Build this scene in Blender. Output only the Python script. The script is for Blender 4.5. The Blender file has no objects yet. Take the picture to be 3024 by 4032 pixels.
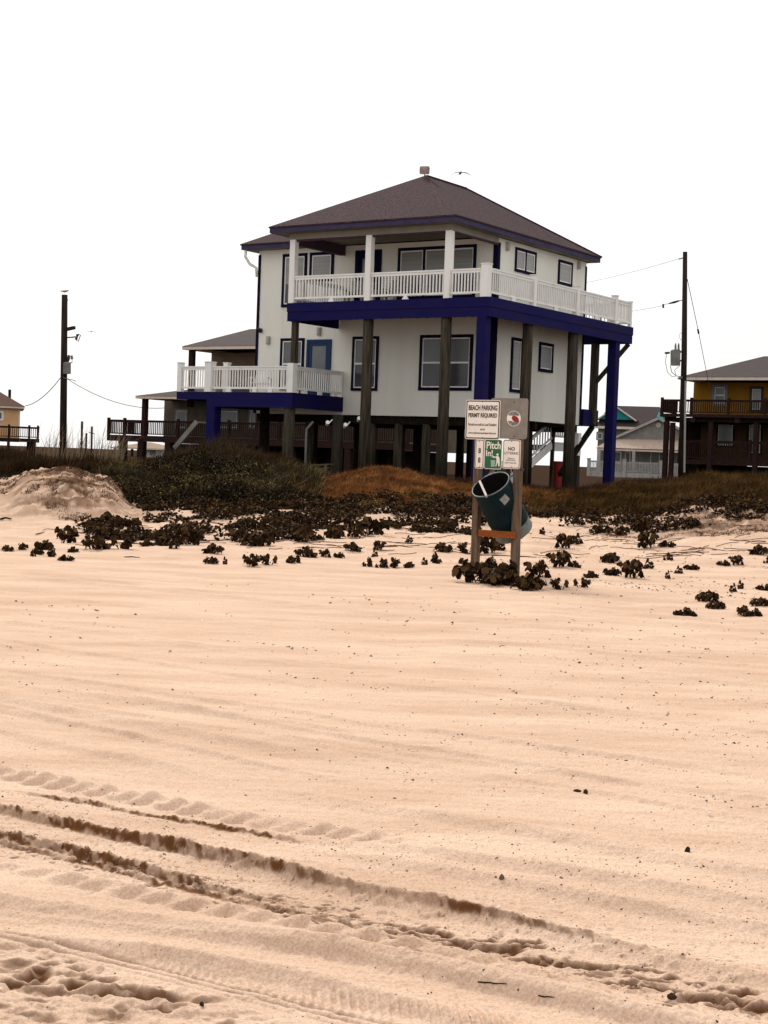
import bpy, math, random
import numpy as np
from mathutils import Vector, Matrix
random.seed(7)
rng = np.random.default_rng(11)
sc = bpy.context.scene
COL = sc.collection

# ------------------------------------------------------------------ camera
FPX, CX, CY, HC = 6056.0, 1512.0, 2016.0, 1.65      # photograph: 3024 x 4032
PITCH, ROLL = 0.0345, 0.0370
_c, _s, _cr, _sr = math.cos(PITCH), math.sin(PITCH), math.cos(ROLL), math.sin(ROLL)
FWD = Vector((0, _c, -_s)); U0 = Vector((0, _s, _c)); R0 = Vector((1, 0, 0))
RC = _cr*R0 + _sr*U0; UC = -_sr*R0 + _cr*U0
CAM = Vector((0, 0, HC))
cd = bpy.data.cameras.new('camera'); cam = bpy.data.objects.new('camera', cd); COL.objects.link(cam)
cd.sensor_fit = 'VERTICAL'; cd.sensor_height = 36.0; cd.lens = FPX/4032*36.0
cd.clip_start = 0.1; cd.clip_end = 6000
m = Matrix((RC, UC, -FWD)).transposed().to_4x4(); m.translation = CAM
cam.matrix_world = m
sc.camera = cam

# ------------------------------------------------------------------ light: bright overcast, soft low sun from behind left
SUN_EL, SUN_AZ = math.radians(37), math.radians(-18)      # azimuth from +Y towards +X
w = bpy.data.worlds.new("World"); sc.world = w; w.use_nodes = True
nt = w.node_tree; nt.nodes.clear()
out = nt.nodes.new('ShaderNodeOutputWorld'); bg = nt.nodes.new('ShaderNodeBackground')
sky = nt.nodes.new('ShaderNodeTexSky'); sky.sky_type = 'NISHITA'; sky.sun_disc = False
sky.sun_elevation = SUN_EL; sky.sun_rotation = SUN_AZ
sky.dust_density = 3.0
bg.inputs['Strength'].default_value = 0.1
tc = nt.nodes.new('ShaderNodeTexCoord')
nz = nt.nodes.new('ShaderNodeTexNoise'); nz.inputs['Scale'].default_value = 2.6; nz.inputs['Detail'].default_value = 6
nt.links.new(tc.outputs['Generated'], nz.inputs['Vector'])
cr_ = nt.nodes.new('ShaderNodeValToRGB')
cr_.color_ramp.elements[0].position = 0.36; cr_.color_ramp.elements[0].color = (0.66,)*3+(1,)
cr_.color_ramp.elements[1].position = 0.55; cr_.color_ramp.elements[1].color = (0.985,)*3+(1,)
nt.links.new(nz.outputs['Fac'], cr_.inputs['Fac'])
mx = nt.nodes.new('ShaderNodeMix'); mx.data_type = 'RGBA'
nt.links.new(cr_.outputs['Color'], mx.inputs['Factor'])
nt.links.new(sky.outputs['Color'], mx.inputs[6])
# cloud sheet, brighter overhead as an overcast sky is
sx_ = nt.nodes.new('ShaderNodeSeparateXYZ'); nt.links.new(tc.outputs['Generated'], sx_.inputs[0])
cg = nt.nodes.new('ShaderNodeValToRGB'); ce = cg.color_ramp.elements
ce[0].position = 0.0; ce[0].color = (.515, .51, .51, 1); ce[1].position = 1.0; ce[1].color = (.60, .585, .57, 1)
k_ = ce.new(.35); k_.color = (.535, .53, .53, 1)
nt.links.new(sx_.outputs['Z'], cg.inputs['Fac'])
vm = nt.nodes.new('ShaderNodeVectorMath'); vm.operation = 'SCALE'; vm.inputs['Scale'].default_value = 21.0
nt.links.new(cg.outputs['Color'], vm.inputs[0]); nt.links.new(vm.outputs[0], mx.inputs[7])
nt.links.new(mx.outputs[2], bg.inputs['Color']); nt.links.new(bg.outputs[0], out.inputs[0])

sl = bpy.data.lights.new('sun', 'SUN'); sl.energy = 3.0; sl.angle = math.radians(10); sl.color = (1.0, 0.95, 0.88)
so = bpy.data.objects.new('sun', sl); COL.objects.link(so)
sd = Vector((math.sin(SUN_AZ)*math.cos(SUN_EL), math.cos(SUN_AZ)*math.cos(SUN_EL), math.sin(SUN_EL)))
so.rotation_euler = sd.to_track_quat('Z', 'Y').to_euler(); so.location = (0, 0, 40)
sc.view_settings.view_transform = 'Standard'; sc.view_settings.look = 'None'
sc.view_settings.exposure = 0.0; sc.view_settings.gamma = 1.0
sc.cycles.max_bounces = 6; sc.cycles.diffuse_bounces = 3

# ------------------------------------------------------------------ helpers
def ray(px, py):
    x, y = px-CX, py-CY
    # image -> camera axes
    return (FWD*FPX + RC*x - UC*y)
def at(px, py, Y):
    d = ray(px, py); return CAM + d*(Y/d.y)
def project(P):
    d = Vector(P)-CAM; f = d.dot(FWD)
    return CX+FPX*d.dot(RC)/f, CY-FPX*d.dot(UC)/f

class Frame:
    """a building's own axes: s along its front (to the right), t into its depth, z up"""
    def __init__(self, x, y, th, z=0.0):
        self.o = Vector((x, y, 0)); self.th = th
        self.f = Vector((math.cos(th), -math.sin(th), 0)); self.d = Vector((math.sin(th), math.cos(th), 0))
    def w(self, s, t, z): return self.o + self.f*s + self.d*t + Vector((0, 0, z))
    def loc(self, P):
        q = Vector(P)-self.o; return (q.dot(self.f), q.dot(self.d), q.z)
    def on_t(self, t, px, py):
        r = ray(px, py); k = (t-(CAM-self.o).dot(self.d))/r.dot(self.d)
        s, _, z = self.loc(CAM+r*k); return s, z
    def on_s(self, s, px, py):
        r = ray(px, py); k = (s-(CAM-self.o).dot(self.f))/r.dot(self.f)
        _, t, z = self.loc(CAM+r*k); return t, z

def tag(o, label=None, cat=None, group=None, kind=None):
    if label: o['label'] = label
    if cat: o['category'] = cat
    if group: o['group'] = group
    if kind: o['kind'] = kind
    return o
def empty(name, loc, rz=0.0):
    o = bpy.data.objects.new(name, None); COL.objects.link(o); o.location = loc; o.rotation_euler = (0, 0, rz)
    o.empty_display_size = 0.3
    return o

class MB:
    def __init__(self): self.v = []; self.f = []
    def add(self, vs, fs):
        n = len(self.v); self.v += [tuple(p) for p in vs]; self.f += [tuple(i+n for i in f) for f in fs]; return self
    def box(self, x0, x1, y0, y1, z0, z1):
        if x1 < x0: x0, x1 = x1, x0
        if y1 < y0: y0, y1 = y1, y0
        if z1 < z0: z0, z1 = z1, z0
        vs = [(x, y, z) for z in (z0, z1) for x, y in ((x0, y0), (x1, y0), (x1, y1), (x0, y1))]
        return self.add(vs, [(3,2,1,0),(4,5,6,7),(0,1,5,4),(1,2,6,5),(2,3,7,6),(3,0,4,7)])
    def bar(self, a, b, w_, h_, up=(0, 0, 1)):
        a, b = Vector(a), Vector(b); d = (b-a).normalized(); up = Vector(up)
        r = d.cross(up)
        if r.length < 1e-4: r = d.cross(Vector((1, 0, 0)))
        r.normalize(); u = r.cross(d)
        vs = [p+r*i*w_/2+u*j*h_/2 for p in (a, b) for i, j in ((-1,-1),(1,-1),(1,1),(-1,1))]
        return self.add(vs, [(3,2,1,0),(4,5,6,7),(0,1,5,4),(1,2,6,5),(2,3,7,6),(3,0,4,7)])
    def tube(self, pts, rad, n=8, caps=True):
        pts = [Vector(p) for p in pts]
        if not hasattr(rad, '__len__'): rad = [rad]*len(pts)
        rings = []
        ref = Vector((0, 0, 1))
        if abs((pts[-1]-pts[0]).normalized().z) > .9: ref = Vector((1, 0, 0))
        for i, p in enumerate(pts):
            d = (pts[min(i+1, len(pts)-1)]-pts[max(i-1, 0)]).normalized()
            r = d.cross(ref).normalized(); u = r.cross(d)
            rings.append([p+(r*math.cos(2*math.pi*k/n)+u*math.sin(2*math.pi*k/n))*rad[i] for k in range(n)])
        vs = [q for R in rings for q in R]; fs = []
        for i in range(len(pts)-1):
            for k in range(n):
                a = i*n+k; b = i*n+(k+1) % n
                fs.append((a, b, b+n, a+n))
        if caps: fs.append(tuple(range(n))[::-1]); fs.append(tuple((len(pts)-1)*n+k for k in range(n)))
        return self.add(vs, fs)
    def prism(self, poly, a, b):
        """poly: 2-D (x,z) points extruded along y from a to b"""
        n = len(poly)
        vs = [(x, a, z) for x, z in poly]+[(x, b, z) for x, z in poly]
        fs = [tuple(range(n)), tuple(range(2*n-1, n-1, -1))]+[(i, i+n, (i+1) % n+n, (i+1) % n) for i in range(n)]
        return self.add(vs, fs)
    def build(self, name, mat_, parent=None, smooth=False, bevel=0.0):
        me = bpy.data.meshes.new(name); me.from_pydata(self.v, [], self.f); me.validate()
        import bmesh
        bm = bmesh.new(); bm.from_mesh(me); bmesh.ops.recalc_face_normals(bm, faces=bm.faces)
        if bevel: bmesh.ops.bevel(bm, geom=bm.edges[:], offset=bevel, segments=1, affect='EDGES')
        bm.to_mesh(me); bm.free()
        if smooth:
            me.polygons.foreach_set('use_smooth', [True]*len(me.polygons))
        o = bpy.data.objects.new(name, me); COL.objects.link(o)
        if mat_: me.materials.append(mat_)
        if parent: o.parent = parent
        return o

def np_mesh(name, V, faces, mat_, smooth=False, tint=None, parent=None):
    """V (n,3); faces list of (m,k) index arrays"""
    me = bpy.data.meshes.new(name)
    me.vertices.add(len(V)); me.vertices.foreach_set('co', np.ascontiguousarray(V, dtype=np.float32).ravel())
    loops = np.concatenate([f.ravel() for f in faces]).astype(np.int32)
    tot = np.concatenate([np.full(len(f), f.shape[1]) for f in faces]).astype(np.int32)
    st = np.concatenate([[0], np.cumsum(tot)[:-1]]).astype(np.int32)
    me.loops.add(len(loops)); me.loops.foreach_set('vertex_index', loops)
    me.polygons.add(len(tot)); me.polygons.foreach_set('loop_start', st); me.polygons.foreach_set('loop_total', tot)
    if smooth: me.polygons.foreach_set('use_smooth', np.ones(len(tot), dtype=bool))
    if tint is not None:
        ca = me.attributes.new('tint', 'FLOAT', 'POINT'); ca.data.foreach_set('value', tint.astype(np.float32))
    me.update(); me.validate()
    me.materials.append(mat_)
    o = bpy.data.objects.new(name, me); COL.objects.link(o)
    if parent: o.parent = parent
    return o

# ------------------------------------------------------------------ materials
def mat(name, col, rough=0.8, col2=None, scale=8.0, detail=5, stretch=(1, 1, 1), bump=0.0, bscale=40.0, spec=0.3, metal=0.0,
        lo=0.35, hi=0.65, tint=None, col3=None, dist=0.0, trans=0.0):
    m_ = bpy.data.materials.new(name); m_.use_nodes = True; n = m_.node_tree; b = n.nodes['Principled BSDF']
    b.inputs['Roughness'].default_value = rough; b.inputs['Metallic'].default_value = metal
    b.inputs['Specular IOR Level'].default_value = spec
    tc = n.nodes.new('ShaderNodeTexCoord'); mp = n.nodes.new('ShaderNodeMapping'); mp.inputs['Scale'].default_value = stretch
    n.links.new(tc.outputs['Object'], mp.inputs['Vector'])
    c4 = lambda c: tuple(c)+(1,)
    if col2 is not None:
        if tint:
            at_ = n.nodes.new('ShaderNodeAttribute'); at_.attribute_name = 'tint'; fac = at_.outputs['Fac']
        else:
            nz = n.nodes.new('ShaderNodeTexNoise'); nz.inputs['Scale'].default_value = scale; nz.inputs['Detail'].default_value = detail
            nz.inputs['Distortion'].default_value = dist
            n.links.new(mp.outputs[0], nz.inputs['Vector']); fac = nz.outputs['Fac']
        r = n.nodes.new('ShaderNodeValToRGB'); e = r.color_ramp.elements
        e[0].position = 0.0 if tint else lo; e[0].color = c4(col); e[1].position = 1.0 if tint else hi; e[1].color = c4(col2)
        if col3 is not None:
            k = e.new(0.5 if tint else (lo+hi)/2); k.color = c4(col3)
        n.links.new(fac, r.inputs['Fac']); n.links.new(r.outputs['Color'], b.inputs['Base Color'])
    else: b.inputs['Base Color'].default_value = c4(col)
    if bump:
        nb = n.nodes.new('ShaderNodeTexNoise'); nb.inputs['Scale'].default_value = bscale; nb.inputs['Detail'].default_value = 6
        n.links.new(mp.outputs[0], nb.inputs['Vector'])
        bp = n.nodes.new('ShaderNodeBump'); bp.inputs['Strength'].default_value = min(1, bump); bp.inputs['Distance'].default_value = 0.02
        n.links.new(nb.outputs['Fac'], bp.inputs['Height']); n.links.new(bp.outputs[0], b.inputs['Normal'])
    if trans:
        b.inputs['Transmission Weight'].default_value = trans
    return m_
M = {}
M['wall'] = mat('painted siding', (.71, .692, .615), .85, (.79, .772, .695), scale=.9, stretch=(1, 1, .25), bump=.25, bscale=18, spec=.2)
M['white'] = mat('white paint', (.80, .78, .74), .6, (.62, .60, .55), scale=3, stretch=(1, 1, .4), lo=.55, hi=.85, bump=.1, spec=.3)
M['dullwhite'] = mat('dull white', (.40, .38, .36), .8, (.30, .285, .27), scale=3, spec=.1)
M['blue'] = mat('blue paint', (.0065, .0065, .068), .8, (.013, .009, .058), scale=1.6, stretch=(.6, .6, 2), bump=.15, spec=.08)
M['navy'] = mat('navy trim', (.0045, .0038, .026), .8, (.006, .004, .020), scale=4, spec=.08)
M['doorblue'] = mat('door blue', (.004, .032, .095), .7, (.006, .028, .08), scale=3, spec=.3)
M['shingle'] = mat('shingles', (.021, .0105, .0125), .95, (.088, .050, .055), scale=13, detail=8, stretch=(1, 1, 2), bump=.9, bscale=60, spec=.1, lo=.3, hi=.7)
M['shinglegrey'] = mat('grey shingles', (.045, .034, .034), .95, (.082, .064, .063), scale=14, detail=8, bump=.6, bscale=30, spec=.1)
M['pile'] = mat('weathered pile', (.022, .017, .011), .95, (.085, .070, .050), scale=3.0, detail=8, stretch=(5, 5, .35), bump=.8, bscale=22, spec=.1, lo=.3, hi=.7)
M['postwood'] = mat('post wood', (.085, .055, .038), .95, (.22, .155, .11), scale=5, detail=9, stretch=(6, 6, .5), bump=.9, bscale=40, spec=.1, lo=.3, hi=.7)
M['barwood'] = mat('orange crossbar wood', (.30, .085, .02), .85, (.19, .06, .02), scale=7, stretch=(.5, 6, 6), bump=.5, spec=.1)
M['soffit'] = mat('soffit', (.22, .20, .155), .85, (.26, .24, .19), scale=2)
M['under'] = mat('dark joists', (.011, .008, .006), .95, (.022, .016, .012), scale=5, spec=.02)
M['plum'] = mat('plum beam', (.045, .02, .035), .8, (.06, .03, .045), scale=5)
M['deckwood'] = mat('dark brown deck', (.018, .009, .008), .9, (.040, .021, .019), scale=6, stretch=(1, 1, 3), spec=.03)
M['tanwall'] = mat('taupe siding', (.095, .078, .052), .9, (.13, .108, .075), scale=1.5, spec=.1)
M['peach'] = mat('peach siding', (.62, .36, .18), .9, (.68, .42, .22), scale=1.5, spec=.1)
M['yellow'] = mat('yellow siding', (.25, .115, .010), .9, (.30, .145, .016), scale=1.5, spec=.1)
M['cream'] = mat('cream fascia', (.62, .50, .40), .8, (.7, .58, .48), scale=2)
M['teal'] = mat('teal siding', (.01, .17, .18), .8, (.015, .22, .22), scale=3)
M['greywall'] = mat('grey siding', (.17, .16, .145), .9, (.22, .21, .19), scale=2)
M['tinroof'] = mat('pale ribbed metal', (.36, .27, .21), .7, (.46, .36, .29), scale=5, spec=.3)
M['dark'] = mat('dark interior', (.02, .02, .02), .6, (.035, .032, .03), scale=4)
M['blind'] = mat('pane with blinds', (.20, .20, .185), .25, (.26, .26, .235), scale=2, stretch=(.2, .2, 30), spec=.5, lo=.45, hi=.55)
M['glass'] = mat('dark pane', (.028, .026, .028), .12, (.05, .045, .05), scale=1.3, spec=.5)
M['pane2'] = mat('grey pane', (.10, .105, .105), .2, (.075, .08, .08), scale=1.3, spec=.5)
M['doorpane'] = mat('door pane', (.09, .10, .115), .2, (.12, .13, .14), scale=1.5, spec=.5)
M['pole'] = mat('creosote pole', (.016, .010, .008), .95, (.040, .027, .022), scale=3, stretch=(5, 5, .3), bump=.5, spec=.1)
M['conduit'] = mat('grey conduit', (.26, .25, .23), .6, (.32, .31, .28), scale=6)
M['steel'] = mat('transformer grey', (.20, .195, .18), .55, (.12, .11, .10), scale=3, lo=.4, hi=.7)
M['blackmetal'] = mat('dark fitting', (.02, .017, .016), .6, (.03, .025, .025), scale=5)
M['wire'] = mat('wire', (.12, .11, .11), .7, (.15, .14, .13), scale=1)
M['barrel'] = mat('teal steel drum', (.0025, .0105, .014), .75, (.012, .028, .031), scale=5, detail=8, bump=.3, bscale=9, spec=.12, lo=.42, hi=.78, col3=(.004, .014, .018))
M['barrelin'] = mat('drum inside', (.006, .006, .006), .9, (.012, .010, .008), scale=6, spec=.1)
M['barrelbot'] = mat('scuffed drum', (.075, .095, .09), .6, (.13, .15, .14), scale=9, bump=.3, lo=.35, hi=.6)
M['rimm'] = mat('scuffed rim', (.16, .19, .19), .5, (.05, .07, .08), scale=12, spec=.4)
M['signw'] = mat('sign white', (.80, .73, .66), .45, (.66, .58, .52), scale=5, detail=7, lo=.45, hi=.85, spec=.4)
M['signk'] = mat('sign black', (.012, .010, .010), .45, (.02, .018, .018), scale=6)
M['signg'] = mat('sign green', (.006, .115, .035), .45, (.008, .085, .03), scale=6, spec=.4)
M['signgr'] = mat('sign bin grey', (.32, .42, .33), .5, (.25, .34, .27), scale=30)
M['signback'] = mat('dull aluminium', (.25, .215, .185), .55, (.16, .135, .115), scale=7, detail=8, spec=.4, lo=.3, hi=.75)
M['red'] = mat('red paint', (.30, .012, .008), .5, (.22, .01, .008), scale=4)
M['patch'] = mat('faded sticker', (.26, .27, .26), .7, (.15, .16, .16), scale=25)
M['strawp'] = mat('pale plastic', (.82, .76, .70), .5, (.75, .7, .62), scale=5)
M['lampw'] = mat('lamp housing', (.42, .40, .34), .5, (.36, .34, .3), scale=5)
M['gull'] = mat('gull grey', (.10, .095, .10), .8, (.30, .29, .29), scale=3)
M['dish'] = mat('dish beige', (.40, .33, .29), .5, (.17, .11, .10), scale=3.0, lo=.35, hi=.6)
M['chair'] = mat('patio chair', (.30, .28, .25), .7, (.2, .19, .17), scale=6)
M['seaweed'] = mat('dry seaweed', (.035, .02, .013), .9, tint=True, col2=(.10, .055, .03), spec=.1)
M['shell'] = mat('white shell', (.8, .74, .66), .5, (.7, .62, .52), scale=20)
M['charcoal'] = mat('black debris', (.006, .005, .005), .8, (.012, .01, .009), scale=20)
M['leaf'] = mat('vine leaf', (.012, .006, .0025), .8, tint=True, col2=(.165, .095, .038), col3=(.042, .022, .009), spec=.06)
M['stem'] = mat('vine stem', (.10, .035, .018), .8, (.05, .02, .01), scale=9)
M['scrub'] = mat('scrub leaf', (.009, .006, .003), .85, tint=True, col2=(.33, .23, .085), col3=(.056, .038, .014), spec=.1)
M['grassd'] = mat('brown green grass', (.014, .008, .004), .85, tint=True, col2=(.13, .075, .03), col3=(.045, .025, .010), spec=.05)
M['grasso'] = mat('dry orange grass', (.050, .017, .004), .85, tint=True, col2=(.56, .27, .085), col3=(.22, .085, .022), spec=.1)
M['grassg'] = mat('olive grass', (.018, .010, .003), .85, tint=True, col2=(.23, .12, .034), col3=(.075, .038, .010), spec=.05)
M['oats'] = mat('sea oats', (.12, .08, .045), .85, tint=True, col2=(.30, .22, .14), spec=.1)

def sand_material():
    m_ = bpy.data.materials.new('beach sand'); m_.use_nodes = True; n = m_.node_tree; b = n.nodes['Principled BSDF']
    b.inputs['Roughness'].default_value = 1.0; b.inputs['Specular IOR Level'].default_value = 0.0
    tc = n.nodes.new('ShaderNodeTexCoord')
    def noise(s, d, sc_=(1, 1, 1)):
        mp = n.nodes.new('ShaderNodeMapping'); mp.inputs['Scale'].default_value = sc_
        mp.inputs['Rotation'].default_value = (0, 0, .588)
        n.links.new(tc.outputs['Object'], mp.inputs['Vector'])
        z = n.nodes.new('ShaderNodeTexNoise'); z.inputs['Scale'].default_value = s; z.inputs['Detail'].default_value = d
        n.links.new(mp.outputs[0], z.inputs['Vector']); return z.outputs['Fac']
    def ramp(f, p0, c0, p1, c1):
        r = n.nodes.new('ShaderNodeValToRGB'); e = r.color_ramp.elements
        e[0].position = p0; e[0].color = c0+(1,); e[1].position = p1; e[1].color = c1+(1,); n.links.new(f, r.inputs[0]); return r.outputs[0]
    def mix(a, bb, f, mode='MIX'):
        x = n.nodes.new('ShaderNodeMix'); x.data_type = 'RGBA'; x.blend_type = mode
        if isinstance(f, float): x.inputs[0].default_value = f
        else: n.links.new(f, x.inputs[0])
        n.links.new(a, x.inputs[6]); n.links.new(bb, x.inputs[7]); return x.outputs[2]
    base = ramp(noise(.55, 6, (1, 3.2, 1)), .32, (.595, .418, .306), .66, (.735, .548, .418))
    base = mix(base, ramp(noise(3.2, 8, (.5, 4.5, 1)), .36, (.86, .81, .77), .60, (1, 1, 1)), .45, 'MULTIPLY')
    grain = ramp(noise(110, 4), .32, (.66, .60, .55), .62, (1, 1, 1))
    c = mix(base, grain, .75, 'MULTIPLY')
    at_ = n.nodes.new('ShaderNodeAttribute'); at_.attribute_name = 'darkened'  # painted shade of ruts and prints, plus brown ground on the mounds
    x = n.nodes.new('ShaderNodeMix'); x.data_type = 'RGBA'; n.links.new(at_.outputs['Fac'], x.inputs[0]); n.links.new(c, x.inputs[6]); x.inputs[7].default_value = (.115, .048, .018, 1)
    at2 = n.nodes.new('ShaderNodeAttribute'); at2.attribute_name = 'soil'
    x2 = n.nodes.new('ShaderNodeMix'); x2.data_type = 'RGBA'; n.links.new(at2.outputs['Fac'], x2.inputs[0]); n.links.new(x.outputs[2], x2.inputs[6]); x2.inputs[7].default_value = (.017, .008, .0035, 1)
    n.links.new(x2.outputs[2], b.inputs['Base Color'])
    nb = n.nodes.new('ShaderNodeTexNoise'); nb.inputs['Scale'].default_value = 38; nb.inputs['Detail'].default_value = 8; nb.inputs['Roughness'].default_value = .65
    n.links.new(tc.outputs['Object'], nb.inputs['Vector'])
    bp = n.nodes.new('ShaderNodeBump'); bp.inputs['Strength'].default_value = .55; bp.inputs['Distance'].default_value = .012
    n.links.new(nb.outputs['Fac'], bp.inputs['Height']); n.links.new(bp.outputs[0], b.inputs['Normal'])
    return m_
M['sand'] = sand_material()

# ------------------------------------------------------------------ numpy noise
_perm = rng.integers(0, 2**31, size=4096)
def _h(ix, iy, seed):
    k = (ix.astype(np.int64)*73856093) ^ (iy.astype(np.int64)*19349663) ^ (seed*83492791)
    return (_perm[k & 4095] & 65535)/65535.0
def vnoise(x, y, seed=0):
    ix, iy = np.floor(x).astype(np.int64), np.floor(y).astype(np.int64); fx, fy = x-ix, y-iy
    fx = fx*fx*fx*(fx*(fx*6-15)+10); fy = fy*fy*fy*(fy*(fy*6-15)+10)
    a, b, c, d = _h(ix, iy, seed), _h(ix+1, iy, seed), _h(ix, iy+1, seed), _h(ix+1, iy+1, seed)
    return (a*(1-fx)+b*fx)*(1-fy)+(c*(1-fx)+d*fx)*fy
def fbm(x, y, seed=0, o=4, g=.5):
    r = 0; a = 1; t = 0
    for i in range(o):
        r = r+a*vnoise(x*2**i+17.3*i, y*2**i+5.1*i, seed+i); t += a; a *= g
    return r/t
def sstep(a, b, x):
    t = np.clip((x-a)/(b-a), 0, 1); return t*t*(3-2*t)

# ------------------------------------------------------------------ terrain
YN = np.array([0, 22, 27, 32, 36, 39, 42, 45, 50, 56, 70, 110, 4000.])
PXN = np.array([-2500, -600, 0, 130, 260, 400, 530, 800, 1100, 1260, 1500, 1800, 2200, 2500, 2800, 3024, 3600, 5500.])
AN = (PXN-CX)/FPX
ZT = np.array([
 [0, 0, .03, .10, .30, .50, .80, 1.0, 1.10, 1.0, .9, .8, .3],
 [0, 0, .03, .10, .30, .50, .80, 1.0, 1.10, 1.0, .9, .8, .3],
 [0, 0, .00, .05, .42, .62, .78, 1.0, 1.12, 1.05, .9, .8, .3],
 [0, 0, .00, .08, .78, 1.04, .90, 1.0, 1.12, 1.05, .9, .8, .3],
 [0, 0, .00, .10, .86, 1.16, .90, 1.0, 1.08, 1.0, .9, .8, .3],
 [0, 0, .00, .09, .74, 1.00, .86, 1.0, 1.05, 1.0, .9, .8, .3],
 [0, 0, .02, .07, .26, .42, .75, 1.0, 1.05, 1.0, .9, .8, .3],
 [0, 0, .04, .14, .38, .70, 1.15, 1.28, 1.15, .95, .85, .8, .3],
 [0, 0, .05, .17, .42, .72, 1.08, 1.12, .98, .84, .8, .8, .3],
 [0, 0, .05, .18, .42, .74, .98, .92, .82, .78, .78, .8, .3],
 [0, 0, .05, .20, .50, .98, 1.28, 1.15, .85, .75, .75, .8, .3],
 [0, .03, .10, .25, .45, .75, .98, .92, .75, .72, .75, .8, .3],
 [0, .05, .12, .25, .42, .60, .80, .80, .70, .72, .75, .8, .3],
 [0, .05, .15, .30, .52, .80, 1.02, 1.10, .95, .85, .8, .8, .3],
 [0, .06, .26, .54, .78, 1.04, 1.24, 1.32, 1.2, 1.0, .9, .8, .3],
 [0, .07, .32, .62, .85, 1.10, 1.30, 1.40, 1.3, 1.1, .9, .8, .3],
 [0, .07, .32, .62, .85, 1.10, 1.30, 1.40, 1.3, 1.1, .9, .8, .3],
 [0, .05, .20, .45, .70, 1.05, 1.30, 1.40, 1.3, 1.1, .9, .8, .3]])
def base_h(x, y):
    Y = np.clip(y, .5, 3999.); a = np.clip(x/Y, AN[0], AN[-1]-1e-6)
    i = np.clip(np.searchsorted(AN, a, side='right')-1, 0, len(AN)-2); j = np.clip(np.searchsorted(YN, Y, side='right')-1, 0, len(YN)-2)
    u = (a-AN[i])/(AN[i+1]-AN[i]); v = (Y-YN[j])/(YN[j+1]-YN[j]); u = u*u*(3-2*u); v = .5*v+.5*v*v*(3-2*v)
    return (ZT[i, j]*(1-u)+ZT[i+1, j]*u)*(1-v)+(ZT[i, j+1]*(1-u)+ZT[i+1, j+1]*u)*v

TD = (.832, -.555); TN = (.555, .832)
def uv_of(x, y): return x*TD[0]+y*TD[1], x*TN[0]+y*TN[1]
def flat_xy(px, py):
    r = ray(px, py); k = -HC/r.z; return r.x*k, r.y*k

# prints pressed into the sand: (px, py) in the photograph, radius m, depth m
prints = []
R6 = lambda x, y: (x*.904, 3100+y*.904)
R7 = lambda x, y: (1500+x*.9186, 3100+y*.9186)
for x, y, r, d in [(150,815,.045,.028),(65,850,.035,.028),(335,855,.03,.025),(470,895,.038,.035),(590,905,.038,.03),(50,760,.04,.012),(175,790,.022,.02),
                   (690,965,.03,.015),(680,915,.05,.015),(425,845,.03,.012),(290,820,.03,.01),(180,885,.035,.012),(150,855,.03,.012),(255,885,.03,.012),(555,885,.03,.015),(370,835,.025,.014),(215,770,.02,.012)]:
    X, Y = flat_xy(*R6(x, y)); prints.append((X, Y, r, d))
for x, y, r, d in [(45,605,.035,.02),(180,635,.03,.03),(265,650,.035,.02),(215,680,.035,.02),(320,685,.035,.02),(430,705,.04,.03),(550,715,.055,.028),(500,738,.05,.024),(435,675,.03,.02),(615,685,.035,.018),(650,705,.03,.018),
                   (340,710,.05,.016),(390,728,.03,.014),(620,775,.03,.022),(680,790,.03,.022),(770,800,.035,.024),(860,795,.05,.022),(905,800,.05,.02),(910,842,.028,.026),(700,775,.03,.018),(1090,805,.028,.024),(1085,845,.028,.02),(1160,860,.035,.022),
                   (1250,845,.03,.02),(1220,905,.045,.024),(1290,930,.035,.024),(1380,945,.045,.028),(1560,910,.04,.018),(1520,950,.05,.022),(1640,975,.05,.03),(1450,968,.035,.022),(1480,1000,.03,.02),(1550,985,.03,.018),(170,785,.03,.014),(200,795,.02,.012),
                   (1000,890,.03,.016),(1060,880,.03,.014),(1120,895,.03,.016),(1190,815,.025,.012),(960,835,.04,.01),(1600,1000,.05,.02),(1330,960,.03,.014),(100,690,.03,.012),(60,655,.03,.018),(125,668,.03,.018)]:
    X, Y = flat_xy(*R7(x, y)); prints.append((X, Y, r*.85, d*1.0))
# small loose hollows around the trail of prints and on the lower left
for i in range(330):
    u = random.uniform(-5.2, -1.0); v = 4.46+random.gauss(0, .075)-.04*(u < -4)
    X, Y = u*TD[0]+v*TN[0], u*TD[1]+v*TN[1]; prints.append((X, Y, random.uniform(.009, .021), random.uniform(.006, .017)))
for i in range(420):
    X, Y = flat_xy(random.uniform(-120, 1500), random.uniform(3730, 4160)); u, v = uv_of(X, Y)
    if v < 3.55: prints.append((X, Y, random.uniform(.012, .038), random.uniform(.003, .0105)))

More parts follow.
